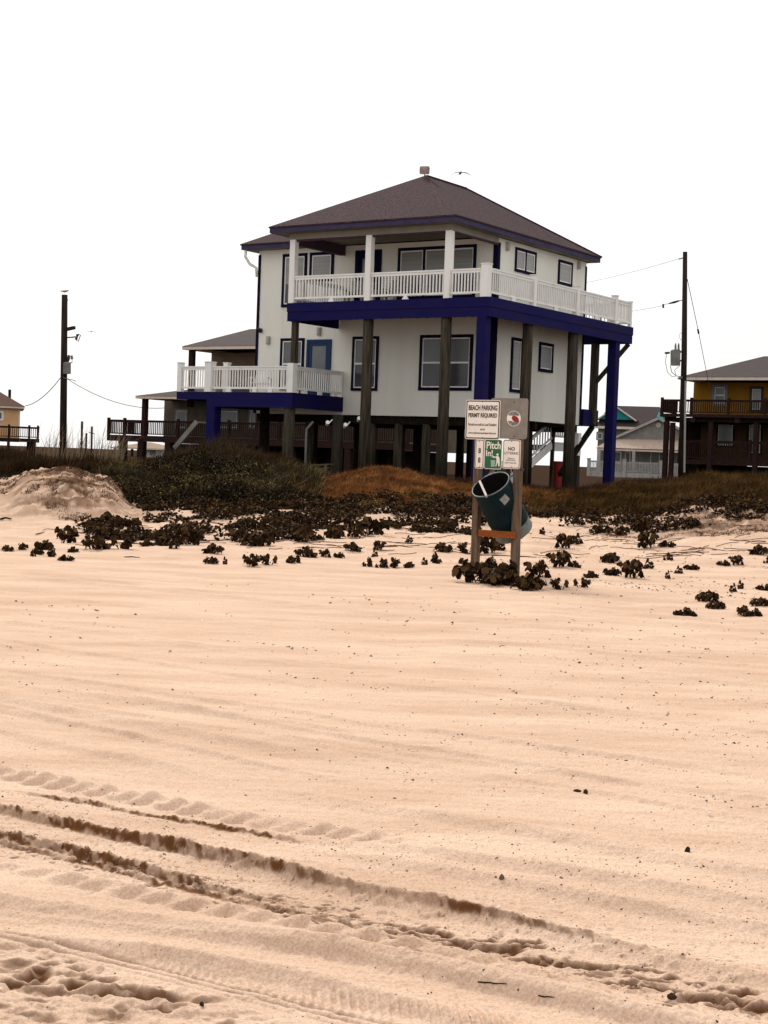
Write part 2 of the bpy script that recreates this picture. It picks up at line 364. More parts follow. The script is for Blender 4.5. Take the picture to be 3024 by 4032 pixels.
def sand_h(x, y):
    u, v = uv_of(x, y)
    h = np.zeros_like(x)
    darkened = np.zeros_like(x)
    near = (y < 30)
    xn, yn, un, vn = x[near], y[near], u[near], v[near]
    H = np.zeros_like(xn); ShdSpk = np.zeros_like(xn)  # second mask: painted rut and print shade, with random brown specks
    n1 = fbm(un*1.2, vn*2.5, 3, 4)-.5; n2 = fbm(un*9, vn*14, 9, 4)-.5; n3 = fbm(xn*42, yn*42, 21, 3)-.5
    H += .018*(fbm(un*.35, vn*1.2, 5, 3)-.5)+.012*n1+.008*n2
    # wind ripples / brushed look, along the track direction
    H += .0075*(fbm(un*6, vn*24, 31, 4)-.5)+.0060*n3+.010*(fbm(un*1.6, vn*7, 33, 3)-.5)
    def edge(v0, A, w_, L, u0=None, u1=None, wig=.02, ws=3.0, seed=1, slope=0.0, fade=.6, rough=0.0, kink=None):
        nonlocal H, ShdSpk
        uu = un if kink is None else np.minimum(un, kink)+.15*np.maximum(un-kink, 0)
        d = vn-(v0+slope*uu)-wig*2*(fbm(un*ws, un*0+seed*3.7, seed, 3)-.5)-(.034*(fbm(un*24+vn*16, vn*26-un*9, seed+60, 4)-.5) if rough else 0)
        amp = np.ones_like(un)
        if u0 is not None: amp *= sstep(u0-fade, u0+fade, un)
        if u1 is not None: amp *= 1-sstep(u1-fade, u1+fade, un)
        amp = amp*(.65+.7*fbm(un*1.7, un*0+seed, seed+40, 2))
        prof = np.where(d > 0, np.exp(-np.clip(d, 0, 9)/L), 0)*sstep(-w_, w_*.3, d) + np.where(d <= 0, sstep(-w_, w_*.3, d), 0)
        if rough:
            cl = fbm(un*42+vn*20, vn*44-un*18, seed+70, 4, .6)
            prof = prof*(1+rough*(cl-.5)*2.2*np.exp(-(d/(w_*3.2))**2))
            ShdSpk = np.maximum(ShdSpk, np.clip(amp, 0, 1)*sstep(-w_*1.5, -w_*.6, d)*(1-sstep(-w_*.1, w_*.8, d))*(.45+.55*sstep(.36, .56, fbm(un*20+vn*24, vn*26, seed+90, 4))))  # rut faces coloured dark brown as their shade
        H += A*amp*prof
    # strong broken ridge and clodded ridge (left), fading to the right
    edge(4.765, .030, .034, .13, None, -3.75, wig=.014, ws=9, seed=2, rough=.42, fade=.5)
    edge(4.765, .020, .022, .09, -4.4, -3.25, wig=.014, ws=9, seed=22, rough=.45, fade=.35)
    edge(4.765, .018, .022, .09, -3.12, -2.3, wig=.014, ws=9, seed=23, rough=.40, fade=.5)
    edge(4.755, .044, .070, .24, -4.0, None, wig=.012, ws=2.4, seed=3)
    edge(4.455, .030, .034, .09, None, -3.55, wig=.018, ws=11, seed=4, rough=.5, fade=.5)
    edge(4.39, .014, .024, .05, None, -2.9, wig=.03, ws=12, seed=5, rough=1.2, fade=.5)
    edge(5.59, .013, .018, .05, -5.35, -3.9, wig=.022, ws=12, seed=6, rough=1.2, fade=.2, slope=.09)
    edge(6.80, 0.0490, .12, .30, None, -5.0, wig=.03, ws=2, seed=7, fade=1.0)
    edge(7.98, 0.0299, .10, .30, None, -5.0, wig=.03, ws=2, seed=8, fade=1.2, slope=.09)
    edge(5.76, 0.0381, .10, .25, None, -5.2, wig=.03, ws=2, seed=9, fade=.5, slope=-.05)
    edge(6.00, 0.0381, .11, .30, -4.3, None, wig=.02, ws=1.3, seed=10, fade=.6)
    edge(5.88, 0.0381, .09, .22, -3.9, None, wig=.02, ws=1.6, seed=11, slope=.15, fade=.5)
    edge(5.44, 0.0326, .08, .20, -3.6, None, wig=.02, ws=1.6, seed=12, slope=.077, fade=.4)
    edge(4.89, 0.0408, .07, .30, None, None, wig=.012, ws=1.3, seed=13, slope=.26, kink=-2.85)
    edge(4.96, 0.0272, .05, .10, -3.9, None, wig=.012, ws=1.4, seed=14, slope=.30, fade=.5, kink=-2.85)
    edge(4.56, 0.0435, .07, .20, -3.7, None, wig=.012, ws=1.4, seed=15, slope=.25, fade=.4, kink=-2.85)
    for i in range(34):
        v0 = 6.0+.45*i+random.uniform(-.2, .2); uc = random.uniform(-.45, .35)*v0*1.5-.7*v0
        edge(v0, random.uniform(.008, .018)*(1+v0/20), .025+.004*v0, random.uniform(.05, .25), uc-random.uniform(.8, 3.4), uc+random.uniform(.8, 3.6), wig=.02, ws=4, seed=200+i, slope=random.uniform(-.10, .12), fade=.5)
    for v0, A in ((8.3, .008), (9.6, .010), (11.5, .010), (13.8, .018), (16.5, .022), (18.2, .02), (21, .02)):
        edge(v0, A, .09, .35, None, None, wig=.12, ws=.7, seed=int(v0*3), slope=random.uniform(-.03, .03))
    # fine twin tread lines
    for v0, A in ((3.985, .010), (3.945, .010), (3.90, .004)):
        d = vn-(v0+.10*un); ln = np.exp(-(d/.0085)**2)*(.4+fbm(un*14, un*0, 51, 2)); H -= A*ln; ShdSpk = np.maximum(ShdSpk, np.clip(ln*A*42, 0, .5))  # groove shade painted along the tread lines
    # lug marks between the lines and the next rut
    dl = vn-.10*un; d3 = vn-(4.56+.25*un)
    band = sstep(3.98, 4.02, dl)*(1-sstep(-.10, -.03, d3))
    H += .0095*band*np.sin(2*np.pi*(un*.95+vn*.8+.02*fbm(un*3, vn*3, 63, 2))/.034)*sstep(.25, .7, fbm(un*5, vn*9, 61, 3))
    # rows of paddle dimples left by tyre lugs
    def dimples(v0, per, ru, rv, A, u0, u1, slope=0.0):
        nonlocal H
        k = np.floor(un/per); jit = (_h(k, k*0+7, 5)-.5)
        du = un-(k+.5+jit*.15)*per; d = vn-(v0+slope*un)
        amp = sstep(u0-.2, u0+.2, un)*(1-sstep(u1-.3, u1+.3, un))*(.6+.8*_h(k, k*0+3, 8))
        q = d/rv
        H += 2.2*A*amp*np.exp(-(np.abs(du)/ru)**3)*np.exp(-q*q)*q*1.6
        H += .25*A*amp*np.exp(-((np.abs(du)-per*.5)/(ru*.5))**2-q*q)
    dimples(5.615, .137, .048, .060, .022, -6.2, -3.5, .048)
    dimples(4.485, .146, .055, .045, .015, -4.8, -2.2, .075)
    # footprints
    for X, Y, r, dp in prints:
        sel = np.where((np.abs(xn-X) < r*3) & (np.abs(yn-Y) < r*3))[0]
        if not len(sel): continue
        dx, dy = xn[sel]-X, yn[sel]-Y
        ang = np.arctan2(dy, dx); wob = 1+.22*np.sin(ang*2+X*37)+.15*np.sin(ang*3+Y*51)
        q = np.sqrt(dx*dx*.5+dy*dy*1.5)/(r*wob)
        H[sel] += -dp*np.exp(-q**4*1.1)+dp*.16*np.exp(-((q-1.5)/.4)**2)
        if dp > .0085: ShdSpk[sel] = np.maximum(ShdSpk[sel], min(1.0, dp*62)*np.exp(-(q/1.22)**6)*sstep(-.5, .4, dy/(r*wob)))  # far wall of each print painted dark as shade
    # crumbs of sand, more of them near the tracks
    cn = fbm(xn*26, yn*26, 77, 2); dens = np.exp(-((vn-4.55)/.35)**2)+.5*np.exp(-((vn-3.2)/.4)**2)+.25
    H += .012*np.clip(cn-.66, 0, 1)*4*np.clip(dens, 0, 1)
    ShdSpk = np.maximum(ShdSpk, sstep(.72, .80, fbm(xn*60, yn*60, 83, 3))*np.clip(dens*.7, 0, .6)*(dens > .35)*(vn > 4.3))
    far = 1-sstep(24, 30, yn)
    h[near] = H*far; darkened[near] = ShdSpk*far
    # dunes: lumps
    lump = sstep(20, 30, y)
    soft = fbm(x*.45, y*.45, 101, 4)-.5; fine = fbm(x*1.8, y*1.8, 111, 4)-.5
    h += lump*(.16*soft+.10*fine)*(1-.6*sstep(60, 90, y))
    m = (y > 26) & (y < 48)
    xm, ym = x[m], y[m]; pxm = xm/ym*FPX+CX
    wgt = np.exp(-((pxm-280)/270)**2)*sstep(31.6, 34.2, ym)+np.exp(-((pxm-2850)/330)**2)*sstep(28, 31, ym)*.8+.25*sstep(27, 30, ym)
    h[m] += wgt*(.20*(fbm(xm*4, ym*4, 121, 4)-.5)+.08*(fbm(xm*16, ym*16, 131, 3)-.5))
    darkened[m] = np.maximum(darkened[m], np.clip(wgt-.25, 0, 1)*(.12+.75*sstep(.34, .56, fbm(xm*2.6, ym*3.6, 141, 5))))  # brown ground colour of the mounds shares this mask
    return h, darkened

def ground_z(x, y):
    x = np.atleast_1d(np.asarray(x, float)); y = np.atleast_1d(np.asarray(y, float))
    z = base_h(x, y); lump = sstep(20, 30, y)
    return z + lump*(.16*(fbm(x*.45, y*.45, 101, 4)-.5)+.10*(fbm(x*1.8, y*1.8, 111, 4)-.5))*(1-.6*sstep(60, 90, y))
def gz(x, y): return float(ground_z(x, y)[0])
def on_ground(px, py, y0=4.0, y1=60.0):
    r = ray(px, py); Ys = np.linspace(y0, y1, 900); xs = r.x/r.y*Ys; zs = HC+r.z/r.y*Ys
    g = ground_z(xs, Ys); i = np.argmax(g >= zs)
    if g[i] < zs[i]: i = len(Ys)-1
    return float(xs[i]), float(Ys[i]), float(g[i])

# density of cover (used for soil colour and for planting): 0..1, px = position across, Y = distance
def veg_front(a):
    """distance at which the dense cover starts, by bearing"""
    px = a*FPX+CX
    return np.interp(px, [-600, 0, 200, 300, 480, 560, 800, 1000, 1200, 1500, 1800, 2000, 2200, 2500, 2800, 3024, 3600],
                     [40, 40.5, 41, 41, 38.5, 36.8, 36.4, 35.8, 36.0, 36.2, 36.5, 37.0, 36.6, 36.2, 35.8, 35.4, 35.5])
def build_ground():
    inv = np.concatenate([np.linspace(1/1.2, 1/4.35, 50)[:-1], np.linspace(1/4.35, 1/30, 900)[:-1], np.linspace(1/30, 1/75, 130)[:-1], np.linspace(1/75, 1/3900, 50)])
    Ys = 1/inv
    a = np.concatenate([-np.linspace(.34, 1.0, 25)[1:][::-1]**1.0*3.2+.34*2.2, np.linspace(-.34, .34, 1000), np.linspace(.34, 1.0, 25)[1:]*3.2-.34*2.2])
    A, Y = np.meshgrid(a, Ys); X = A*Y
    z = base_h(X.ravel(), Y.ravel()); h, darkened = sand_h(X.ravel(), Y.ravel())
    V = np.stack([X.ravel(), Y.ravel(), z+h], 1)
    ny, nx = A.shape; idx = np.arange(ny*nx).reshape(ny, nx)
    F = np.stack([idx[:-1, :-1], idx[:-1, 1:], idx[1:, 1:], idx[1:, :-1]], -1).reshape(-1, 4)
    o = np_mesh('sand_beach', V, [F], M['sand'], smooth=True)
    x, y = X.ravel(), Y.ravel()
    ca = o.data.attributes.new('darkened', 'FLOAT', 'POINT'); ca.data.foreach_set('value', np.clip(darkened, 0, 1).astype(np.float32))
    fr = veg_front(A.ravel()); e = (fbm(x*1.3, y*1.3, 201, 4)-.5)*3.2
    soil = sstep(0, 1.2, y-fr+e)
    # reddish rooty patches on the sandy slopes
    px = A.ravel()*FPX+CX
    mound = np.exp(-((px-290)/230)**2)*sstep(32, 34.5, y)*(1-sstep(40, 42, y))
    rm = np.exp(-((px-2780)/260)**2)*sstep(28, 31, y)*(1-sstep(37, 39, y))
    soil = np.maximum(soil, (mound*1.0+rm*.8)*sstep(.46, .60, fbm(x*2.2, y*2.2, 211, 5))*.62)
    sa = o.data.attributes.new('soil', 'FLOAT', 'POINT'); sa.data.foreach_set('value', np.clip(soil*.95, 0, 1).astype(np.float32))
    tag(o, kind='structure')
    return o
build_ground()

# ------------------------------------------------------------------ building pieces
def railing_mb(p0, p1, zb, zt, n, w_=.045, top=.09, toph=.05, bal=.038, z1b=None, z1t=None, bottom=.07):
    """a span of railing from p0 to p1 (s,t); zb = bottom rail height, zt = top of the top rail"""
    mb = MB(); a = Vector((p0[0], p0[1], 0)); b = Vector((p1[0], p1[1], 0))
    z1b = zb if z1b is None else z1b; z1t = zt if z1t is None else z1t
    mb.bar(a+Vector((0, 0, zt-toph/2)), b+Vector((0, 0, z1t-toph/2)), top, toph)
    mb.bar(a+Vector((0, 0, zt-toph-.045)), b+Vector((0, 0, z1t-toph-.045)), w_, .088)
    mb.bar(a+Vector((0, 0, zb)), b+Vector((0, 0, z1b)), w_, bottom)
    for i in range(n):
        k = (i+.5)/n; q = a.lerp(b, k); lo = zb+(z1b-zb)*k+bottom/2; hi = zt+(z1t-zt)*k-toph-.088
        mb.bar(q+Vector((0, 0, lo)), q+Vector((0, 0, hi)), bal, bal)
    return mb

def window(root, F_, plane, axis, a0, a1, z0, z1, out, trim=.10, style='hung', name='window', trimmat=None, panes=1, lowdark=True, halfblind=False):
    """on a wall of constant t (axis='s') or constant s (axis='t'); out = +-1 outward direction along the other axis"""
    if trimmat is None: trim *= .72
    trimmat = trimmat or M['navy']
    if a1 < a0: a0, a1 = a1, a0
    def bx(mb, u0, u1, v0, v1, d0, d1):
        p, q = plane+out*d0, plane+out*d1
        if axis == 's': mb.box(u0, u1, p, q, v0, v1)
        else: mb.box(p, q, u0, u1, v0, v1)
    mb = MB()
    bx(mb, a0, a1, z1-trim, z1, -.02, .055); bx(mb, a0, a1, z0, z0+trim, -.02, .058)
    bx(mb, a0, a0+trim, z0+trim, z1-trim, -.02, .052); bx(mb, a1-trim, a1, z0+trim, z1-trim, -.02, .052)
    n = panes; iw = (a1-a0-2*trim); cw = iw/n
    for i in range(1, n): bx(mb, a0+trim+cw*i-trim*.45, a0+trim+cw*i+trim*.45, z0+trim, z1-trim, -.02, .049)
    o = mb.build(name, trimmat, root)
    fm = MB(); fw = .045; cells = []
    for i in range(n):
        c0 = a0+trim+cw*i+(trim*.45 if i else 0); c1 = a0+trim+cw*(i+1)-(trim*.45 if i < n-1 else 0)
        b0, b1 = z0+trim, z1-trim
        bx(fm, c0, c0+fw, b0, b1, -.02, .030); bx(fm, c1-fw, c1, b0, b1, -.02, .030)
        bx(fm, c0+fw, c1-fw, b1-fw, b1, -.02, .028); bx(fm, c0+fw, c1-fw, b0, b0+fw, -.02, .028)
        if style == 'hung': bx(fm, c0+fw, c1-fw, (b0+b1)/2-.03, (b0+b1)/2+.03, -.02, .032)
        cells.append((c0+fw, c1-fw, b0+fw, b1-fw))
    fm.build('frame', M['white'], o)
    for c0, c1, b0, b1 in cells:
        if style == 'hung':
            mid = (b0+b1)/2
            up = MB(); bx(up, c0, c1, mid, b1, -.015, .010); up.build('pane', M['pane2'] if not halfblind else M['blind'], o)
            lo = MB(); bx(lo, c0, c1, b0, mid, -.015, .008); lo.build('pane', M['glass'] if lowdark else M['pane2'], o)
        elif style == 'half':
            mid = b0+(b1-b0)*.42
            up = MB(); bx(up, c0, c1, mid, b1, -.015, .010); up.build('pane', M['blind'], o)
            lo = MB(); bx(lo, c0, c1, b0, mid, -.015, .008); lo.build('pane', M['glass'], o)
        else:
            up = MB(); bx(up, c0, c1, b0, b1, -.015, .010); up.build('pane', M['blind'] if style == 'blind' else M['pane2'], o)
    return o

# ------------------------------------------------------------------ the beach house
TH = 0.589
H = Frame(1.805, 50.817, TH)
ZHB, ZDB, ZDT, ZRT, ZFT, ZPK = 3.217, 6.379, 7.0, 7.95, 9.628, 12.15
SL, SR, TE = -6.58, 1.654, 10.90
SA, SB, TB, TC = -10.42, .068, 3.11, 9.94
TP = .35 # thickness of round piles
hroot = empty('beach_house', H.w(0, 0, 0), -TH)
tag(hroot, 'two storey cream beach house on piles with royal blue deck fascias and white railings', 'house')
def hp(s, t): p = H.w(s, t, 0); return gz(p.x, p.y)-.15

wl = MB(); wl.box(SA, SB, TB, TC, ZHB, ZFT-.20)
for k in range(1, 9):
    s_ = SA+k*1.22
    if s_ < SB-.2: wl.box(s_-.012, s_+.012, TB-.005, TB+.01, ZHB+.01, ZFT-.25)
for k in range(1, 6): t_ = TB+k*1.22; wl.box(SB-.01, SB+.005, t_-.012, t_+.012, ZHB+.01, ZFT-.25)
wl.box(SA+.02, SB-.02, TB-.004, TB+.01, 6.05, 6.08); wl.box(SB-.01, SB+.004, TB+.02, TC-.02, 6.05, 6.08)
walls = wl.build('wall', M['wall'], hroot)
# panel joints standing proud as thin battens are not visible; underside beams and floor joists
ub = MB()
for t in (TB+.25, TB+3.4, TC-.25): ub.box(SA+.05, SB-.05, t-.12, t+.12, ZHB-.30, ZHB-.004)
for k in range(18): s = SA+.3+k*(SB-SA-.6)/17; ub.box(s-.03, s+.03, TB+.06, TC-.06, ZHB-.12, ZHB-.008)
ub.build('floor_beam', M['under'], hroot)
tr = MB()
for (s, t) in ((SA, TB), (SB, TB), (SB, TC)):
    pass
def corner(s, t, ds, dt, z0, z1, wd=.10):
    mb = MB(); mb.box(s-.0*ds, s-ds*wd, t+dt*.025, t-dt*.001, z0, z1); mb.box(s+ds*.025, s+ds*.001, t+dt*.025, t-dt*wd, z0, z1)
    return mb.build('corner_trim', M['navy'], hroot)
corner(SA, TB, -1, -1, ZHB+.004, ZFT-.36)
corner(SB, TB, 1, -1, ZHB+.004, ZDT-.05, .16); corner(SB, TB, 1, -1, ZDT+.06, ZFT-.36, .16)
corner(SB, TC, 1, 1, ZHB+.004, ZFT-.36)

# roof : porch-and-house hip plus the lower left wing
sl0, sl1, t0, t1_ = -7.16, .54, -.50, 10.24
_t, ZPK = H.on_s(-3.1, 1677, 690); pk = (-3.1, _t, ZPK); pk2 = (-3.1, H.on_s(-3.1, 1832, 741)[0], ZPK)
def hip(mb, s0, s1, ta, tb, z, r0, r1, th=.16):
    e = [(s0, ta, z), (s1, ta, z), (s1, tb, z), (s0, tb, z)]
    lo = [(s, t, z-th) for s, t, _ in e]
    vs = e+[r0, r1]+lo
    fs = [(0, 1, 4), (1, 2, 5, 4), (2, 3, 5), (3, 0, 4, 5), (0, 6, 7, 1), (1, 7, 8, 2), (2, 8, 9, 3), (3, 9, 6, 0), (9, 8, 7, 6)]
    if abs(r0[1]-ta) < 1e-6: pass
    return mb.add(vs, fs)
rf = MB(); hip(rf, sl0, sl1, t0, t1_, ZFT+.02, pk, pk2, .05)
roof = rf.build('roof', M['shingle'], hroot)
wg = MB(); hip(wg, -10.99, -5.5, 2.61, 10.24, ZFT+.012, (-7.4, 6.4, 11.75), (-5.5, 6.4, 11.75), .045)
wg.build('wing_roof', M['shingle'], roof)
cp = MB()
rc = [(sl0, t0, ZFT+.03), (sl1, t0, ZFT+.03), (sl1, t1_, ZFT+.03), (sl0, t1_, ZFT+.03)]
for a_, b_ in ((rc[2], pk2), (pk, pk2)):
    cp.bar(Vector(a_)+Vector((0, 0, -.01)), Vector(b_)+Vector((0, 0, .0)), .16, .03)
cp.build('ridge_cap', M['shingle'], roof)
fa = MB()
def ring(mb, s0, s1, ta, tb, z0, z1, th=.04):
    mb.box(s0, s1, ta, ta+th, z0, z1); mb.box(s0, s1, tb-th, tb, z0, z1)
    mb.box(s0, s0+th, ta+th, tb-th, z0, z1); mb.box(s1-th, s1, ta+th, tb-th, z0, z1)
fa = MB()
fa.box(sl0+.03, sl1-.03, t0+.03, t0+.07, ZFT-.20, ZFT-.035); fa.box(sl1-.07, sl1-.03, t0+.07, t1_-.03, ZFT-.20, ZFT-.035)
fa.box(sl0+.03, sl0+.07, t0+.07, 2.6, ZFT-.20, ZFT-.035); fa.box(-10.95, sl0+.03, 2.65, 2.69, ZFT-.20, ZFT-.035)
fa.box(-10.95, -10.91, 2.69, 10.2, ZFT-.20, ZFT-.035); fa.box(-10.91, sl1-.07, 10.16, 10.2, ZFT-.20, ZFT-.035)
fa.build('roof_fascia', mat('faded violet fascia', (.044, .034, .080), .8, (.030, .023, .058), scale=3), hroot)
sf = MB(); sf.box(sl0+.075, sl1-.075, t0+.075, 2.9, ZFT-.19, ZFT-.165)
sf.box(SB+.03, sl1-.075, 2.9, 10.15, ZFT-.19, ZFT-.165); sf.box(-10.9, sl0+.02, 2.7, TB, ZFT-.19, ZFT-.165); sf.box(-10.9, SA, TB, 10.1, ZFT-.19, ZFT-.165)
sf.build('soffit', M['soffit'], hroot)
# header beams over the porch columns, and the dark plum beam on its left end
hb = MB(); hb.box(SL-.02, .12, .0, .10, ZFT-.40, ZFT-.192); hb.box(.02, .12, .10, TB-.03, ZFT-.40, ZFT-.192)
hb.build('porch_header', M['soffit'], hroot)
hb = MB(); hb.box(SL-.015, .115, .02, .09, ZFT-.47, ZFT-.404); hb.box(.03, .11, .10, TB-.03, ZFT-.47, ZFT-.404); hb.build('header_trim', M['plum'], hroot)
hb = MB(); hb.box(SL+.02, SL+.24, .25, TB-.06, ZFT-.56, ZFT-.192); hb.build('porch_beam', M['plum'], hroot)

# upper deck : boards, blue fascia in two courses, white columns, posts and railings
dk = MB()
dk.box(SL, SR, 0.05, TB-.03, ZDT-.05, ZDT); dk.box(SB+.06, SR, TB-.03, TE, ZDT-.05, ZDT-.002); dk.box(-1.5, SB+.06, TC+.03, TE, ZDT-.05, ZDT-.004)
dk.build('deck_floor', M['pile'], hroot)
jo = MB()
for k in range(22):
    s = SL+.15+k*(SR-SL-.3)/21; jo.box(s-.02, s+.02, .06, TB-.06, ZDT-.30, ZDT-.055)
for k in range(18): t = TB+.3+k*.42; jo.box(SB+.08, SR-.06, t-.02, t+.02, ZDT-.30, ZDT-.055)
jo.build('deck_joists', M['under'], hroot)
fb = MB()
fb.box(SL, SR+.03, -.04, .0, ZDT-.30, ZDT+.012); fb.box(SL+.02, SR+.01, -.02, .02, ZDB, ZDT-.304)
fb.box(SR-.01, SR+.03, .0, TE, ZDT-.30, ZDT+.012); fb.box(SR-.03, SR+.01, .02, TE-.02, ZDB, ZDT-.304)
fb.box(SL, SL+.04, .0, TB-.03, ZDB, ZDT+.010); fb.box(-1.5, SR-.01, TE-.04, TE, ZDB, ZDT+.010)
for s in (-3.17, -.02, ): fb.box(s-.01, s+.01, -.047, -.04, ZDT-.30, ZDT+.012)
fb.build('deck_fascia', M['blue'], hroot)

def sx(px, py, t): return H.on_t(t, px, py)[0]
def ty(px, py, s): return H.on_s(s, px, py)[0]
cols = [sx(1149, 1100, .0)+.02, sx(1453, 1000, 0), sx(1766, 1000, 0)]
for s in cols:
    c = MB(); c.box(s-.115, s+.115, -.06, .17, ZDT-.0, ZFT-.40); c.build('porch_column', M['white'], hroot, bevel=.012)
    c = MB(); c.box(s-.13, s+.13, -.075, .185, ZDT+.014, ZDT+.10)
cpost = sx(1914, 1100, 0.05)
def rpost(s, t, z0=ZDT-.0, z1=ZRT+.12, w_=.13, name='railing_post', m_=None, par=None):
    mb = MB(); mb.box(s-w_, s+w_, t-w_, t+w_, z0, z1); mb.box(s-w_-.02, s+w_+.02, t-w_-.02, t+w_+.02, z1, z1+.03)
    return mb.build(name, m_ or M['white'], par or hroot)
rpost(cpost, .06, ZDT+.014)
tps = [ty(2101, 1150, SR-.08), ty(2271, 1180, SR-.08), ty(2421, 1220, SR-.08), TE-.1]
for i, t in enumerate(tps): rpost(SR-.09, t, ZDT+.014, ZRT+(.10 if i < 3 else .02), .095 if i < 3 else .06)
zb = ZDT+.17
def rail(a, b, n, zb_=zb, zt_=ZRT, par=None, m_=None, **k):
    return railing_mb(a, b, zb_, zt_, n, **k).build('railing', m_ or M['white'], par or hroot)
rail((cols[0]+.12, .03), (cols[1]-.12, .03), 23); rail((cols[1]+.12, .03), (cols[2]-.12, .03), 23); rail((cols[2]+.12, .03), (cpost-.13, .03), 10)
rs = SR-.07
for a, b in ((.19, tps[0]-.1), (tps[0]+.1, tps[1]-.1), (tps[1]+.1, tps[2]-.1), (tps[2]+.1, TE-.16)):
    rail((rs, a), (rs, b), max(4, int((b-a)/.128)))
rail((SR-.2, TE-.06), (-1.4, TE-.06), 22)
rail((cols[0]-.02, .2), (cols[0]-.02, TB-.05), 20)
# small feet under the bottom rails
for s in ((cols[0]+cols[1])/2+.1, (cols[1]+cols[2])/2-.05): ft = MB(); ft.add([(s-.12, -.03, ZDT+.013), (s+.12, -.03, ZDT+.013), (s+.12, .05, ZDT+.013), (s-.12, .05, ZDT+.013), (s-.02, .0, zb), (s+.02, .0, zb), (s+.02, .04, zb), (s-.02, .04, zb)], [(3,2,1,0),(4,5,6,7),(0,1,5,4),(1,2,6,5),(2,3,7,6),(3,0,4,7)]); ft.build('rail_foot', M['white'], hroot)
for a, b in ((.19, tps[0]), (tps[0], tps[1]), (tps[1], tps[2])): t = (a+b)/2; ft = MB(); ft.box(rs-.04, rs+.04, t-.12, t+.12, ZDT+.013, zb); ft.build('rail_foot', M['white'], hroot)

# piles under the upper deck (round), painted corner ones, and the brace
def pile(s, t, z1, r=.19, m_=None, square=False, name='pile', z0=None, n=14):
    z0 = hp(s, t) if z0 is None else z0; mb = MB()
    if square: mb.box(s-r, s+r, t-r, t+r, z0, z1)
    else: mb.tube([(s, t, z0), (s+random.uniform(-.02, .02), t, (z0+z1)/2), (s, t, z1)], [r*1.04, r, r*.95], n)
    return mb.build(name, m_ or M['pile'], hroot, smooth=not square)
for px, r in ((1450, .185), (1757, .185)): pile(sx(px, 1300, .22), .22, ZDB+.05, r)
pile(sx(1903, 1320, .14), .14, ZDB+.02, .17, M['blue'], True)
pl = sx(1163, 1330, .22)
mb = MB(); mb.box(pl-.095, pl+.095, .10, .29, 4.2, ZDB); mb.build('pile', M['pile'], hroot)
pile(SR-.24, ty(2073, 1450, SR-.24), ZDB+.05, .19); pile(SR-.24, ty(2252, 1450, SR-.24), ZDB+.05, .20)
tb3 = ty(2412, 1500, SR-.22); pile(SR-.22, tb3, ZDB+.02, .17, M['blue'], True)
tg = ty(2341, 1450, SB+.1); mb = MB(); mb.box(SB-.02, SB+.22, tg-.13, tg+.13, ZHB+.05, ZDB+.02); mb.build('pile', M['pile'], hroot)
mb = MB(); a_ = H.on_s(SR-.1, 2486, 1372); mb.bar((SR-.12, TE-.05, ZDB), (SB+.2, tg-.0, H.on_s(SB+.1, 2350, 1505)[1]), .09, .16); mb.build('brace', M['pile'], hroot)
# piles under the house
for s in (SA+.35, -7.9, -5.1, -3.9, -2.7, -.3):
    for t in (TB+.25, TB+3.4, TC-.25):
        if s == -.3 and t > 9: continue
        pile(s, t, ZHB-.28, .17 if s > -9 else .2, M['under'] if t > TB+.3 else M['pile'], n=10)  # rear piles take the near-black colour, under-floor shade put into it
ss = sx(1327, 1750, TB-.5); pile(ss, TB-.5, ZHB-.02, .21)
# pile on the back right corner, pale above dark
tq = ty(2273, 1750, SB-.12); mb = MB(); mb.box(SB-.26, SB-.02, tq-.12, tq+.12, 2.05, ZHB-.302); mb.build('pile_sleeve', M['white'], hroot)
pile(SB-.14, tq, 2.06, .11, None, True)
# blue landing on the back right, with its dark brace
ld = MB(); t_l1 = ty(2353, 1650, SB+.1); ld.box(-2.5, SB+.12, TC+.03, t_l1, ZHB+.0, ZHB+.62); ld.build('back_landing', M['blue'], hroot)
mb = MB(); mb.bar((SB, t_l1-.2, ZHB), (SB, TC-1.5, 1.3), .16, .16); mb.build('brace', M['under'], hroot)
# staircase under the house, white stringers and railings
st = MB(); s_st = -.95
ta_, tb_ = 6.0, 9.45; za_, zb_ = .98, 2.62
def zat(t): return za_+(zb_-za_)*(t-ta_)/(tb_-ta_)
ta_ = ty(2004, 1905, s_st); tb_ = ty(2172, 1752, s_st); za_ = H.on_s(s_st, 2004, 1905)[1]; zb_ = H.on_s(s_st, 2172, 1752)[1]
st.bar((s_st, ta_, za_), (s_st, tb_, zb_), .05, .30); st.bar((s_st-1.1, ta_, za_), (s_st-1.1, tb_, zb_), .05, .30)
stc = st.build('staircase', M['white'], hroot)
tm = MB()
for k in range(9):
    q = (k+.5)/9; t = ta_+(tb_-ta_)*q; z = zat(t)+.03; tm.box(s_st-1.07, s_st-.03, t-.13, t+.13, z, z+.035)
tm.build('tread', M['pile'], stc)
railing_mb((s_st, ta_), (s_st, tb_), za_+.28, za_+1.02, 15, z1b=zb_+.28, z1t=zb_+1.02).build('railing', M['white'], stc)
mb = MB(); mb.box(s_st-.06, s_st+.06, ta_-.15, ta_-.02, hp(s_st, ta_), za_+1.0); mb.build('newel', M['pile'], stc); mb = MB(); mb.box(s_st-.06, s_st+.06, tb_+.02, tb_+.14, hp(s_st, tb_), zb_+1.12); mb.build('newel', M['pile'], stc)
ld = MB(); ld.box(s_st-1.2, s_st+.05, tb_+.15, tb_+1.35, zb_-.22, zb_+.0); ld.box(s_st-.0, s_st+.04, tb_+.15, tb_+1.35, zb_-.22, zb_+.12); ld.build('stair_landing', M['white'], hroot)
railing_mb((s_st+.02, tb_+.16), (s_st+.02, tb_+1.35), zb_+.34, zb_+1.12, 8).build('railing', M['white'], hroot)

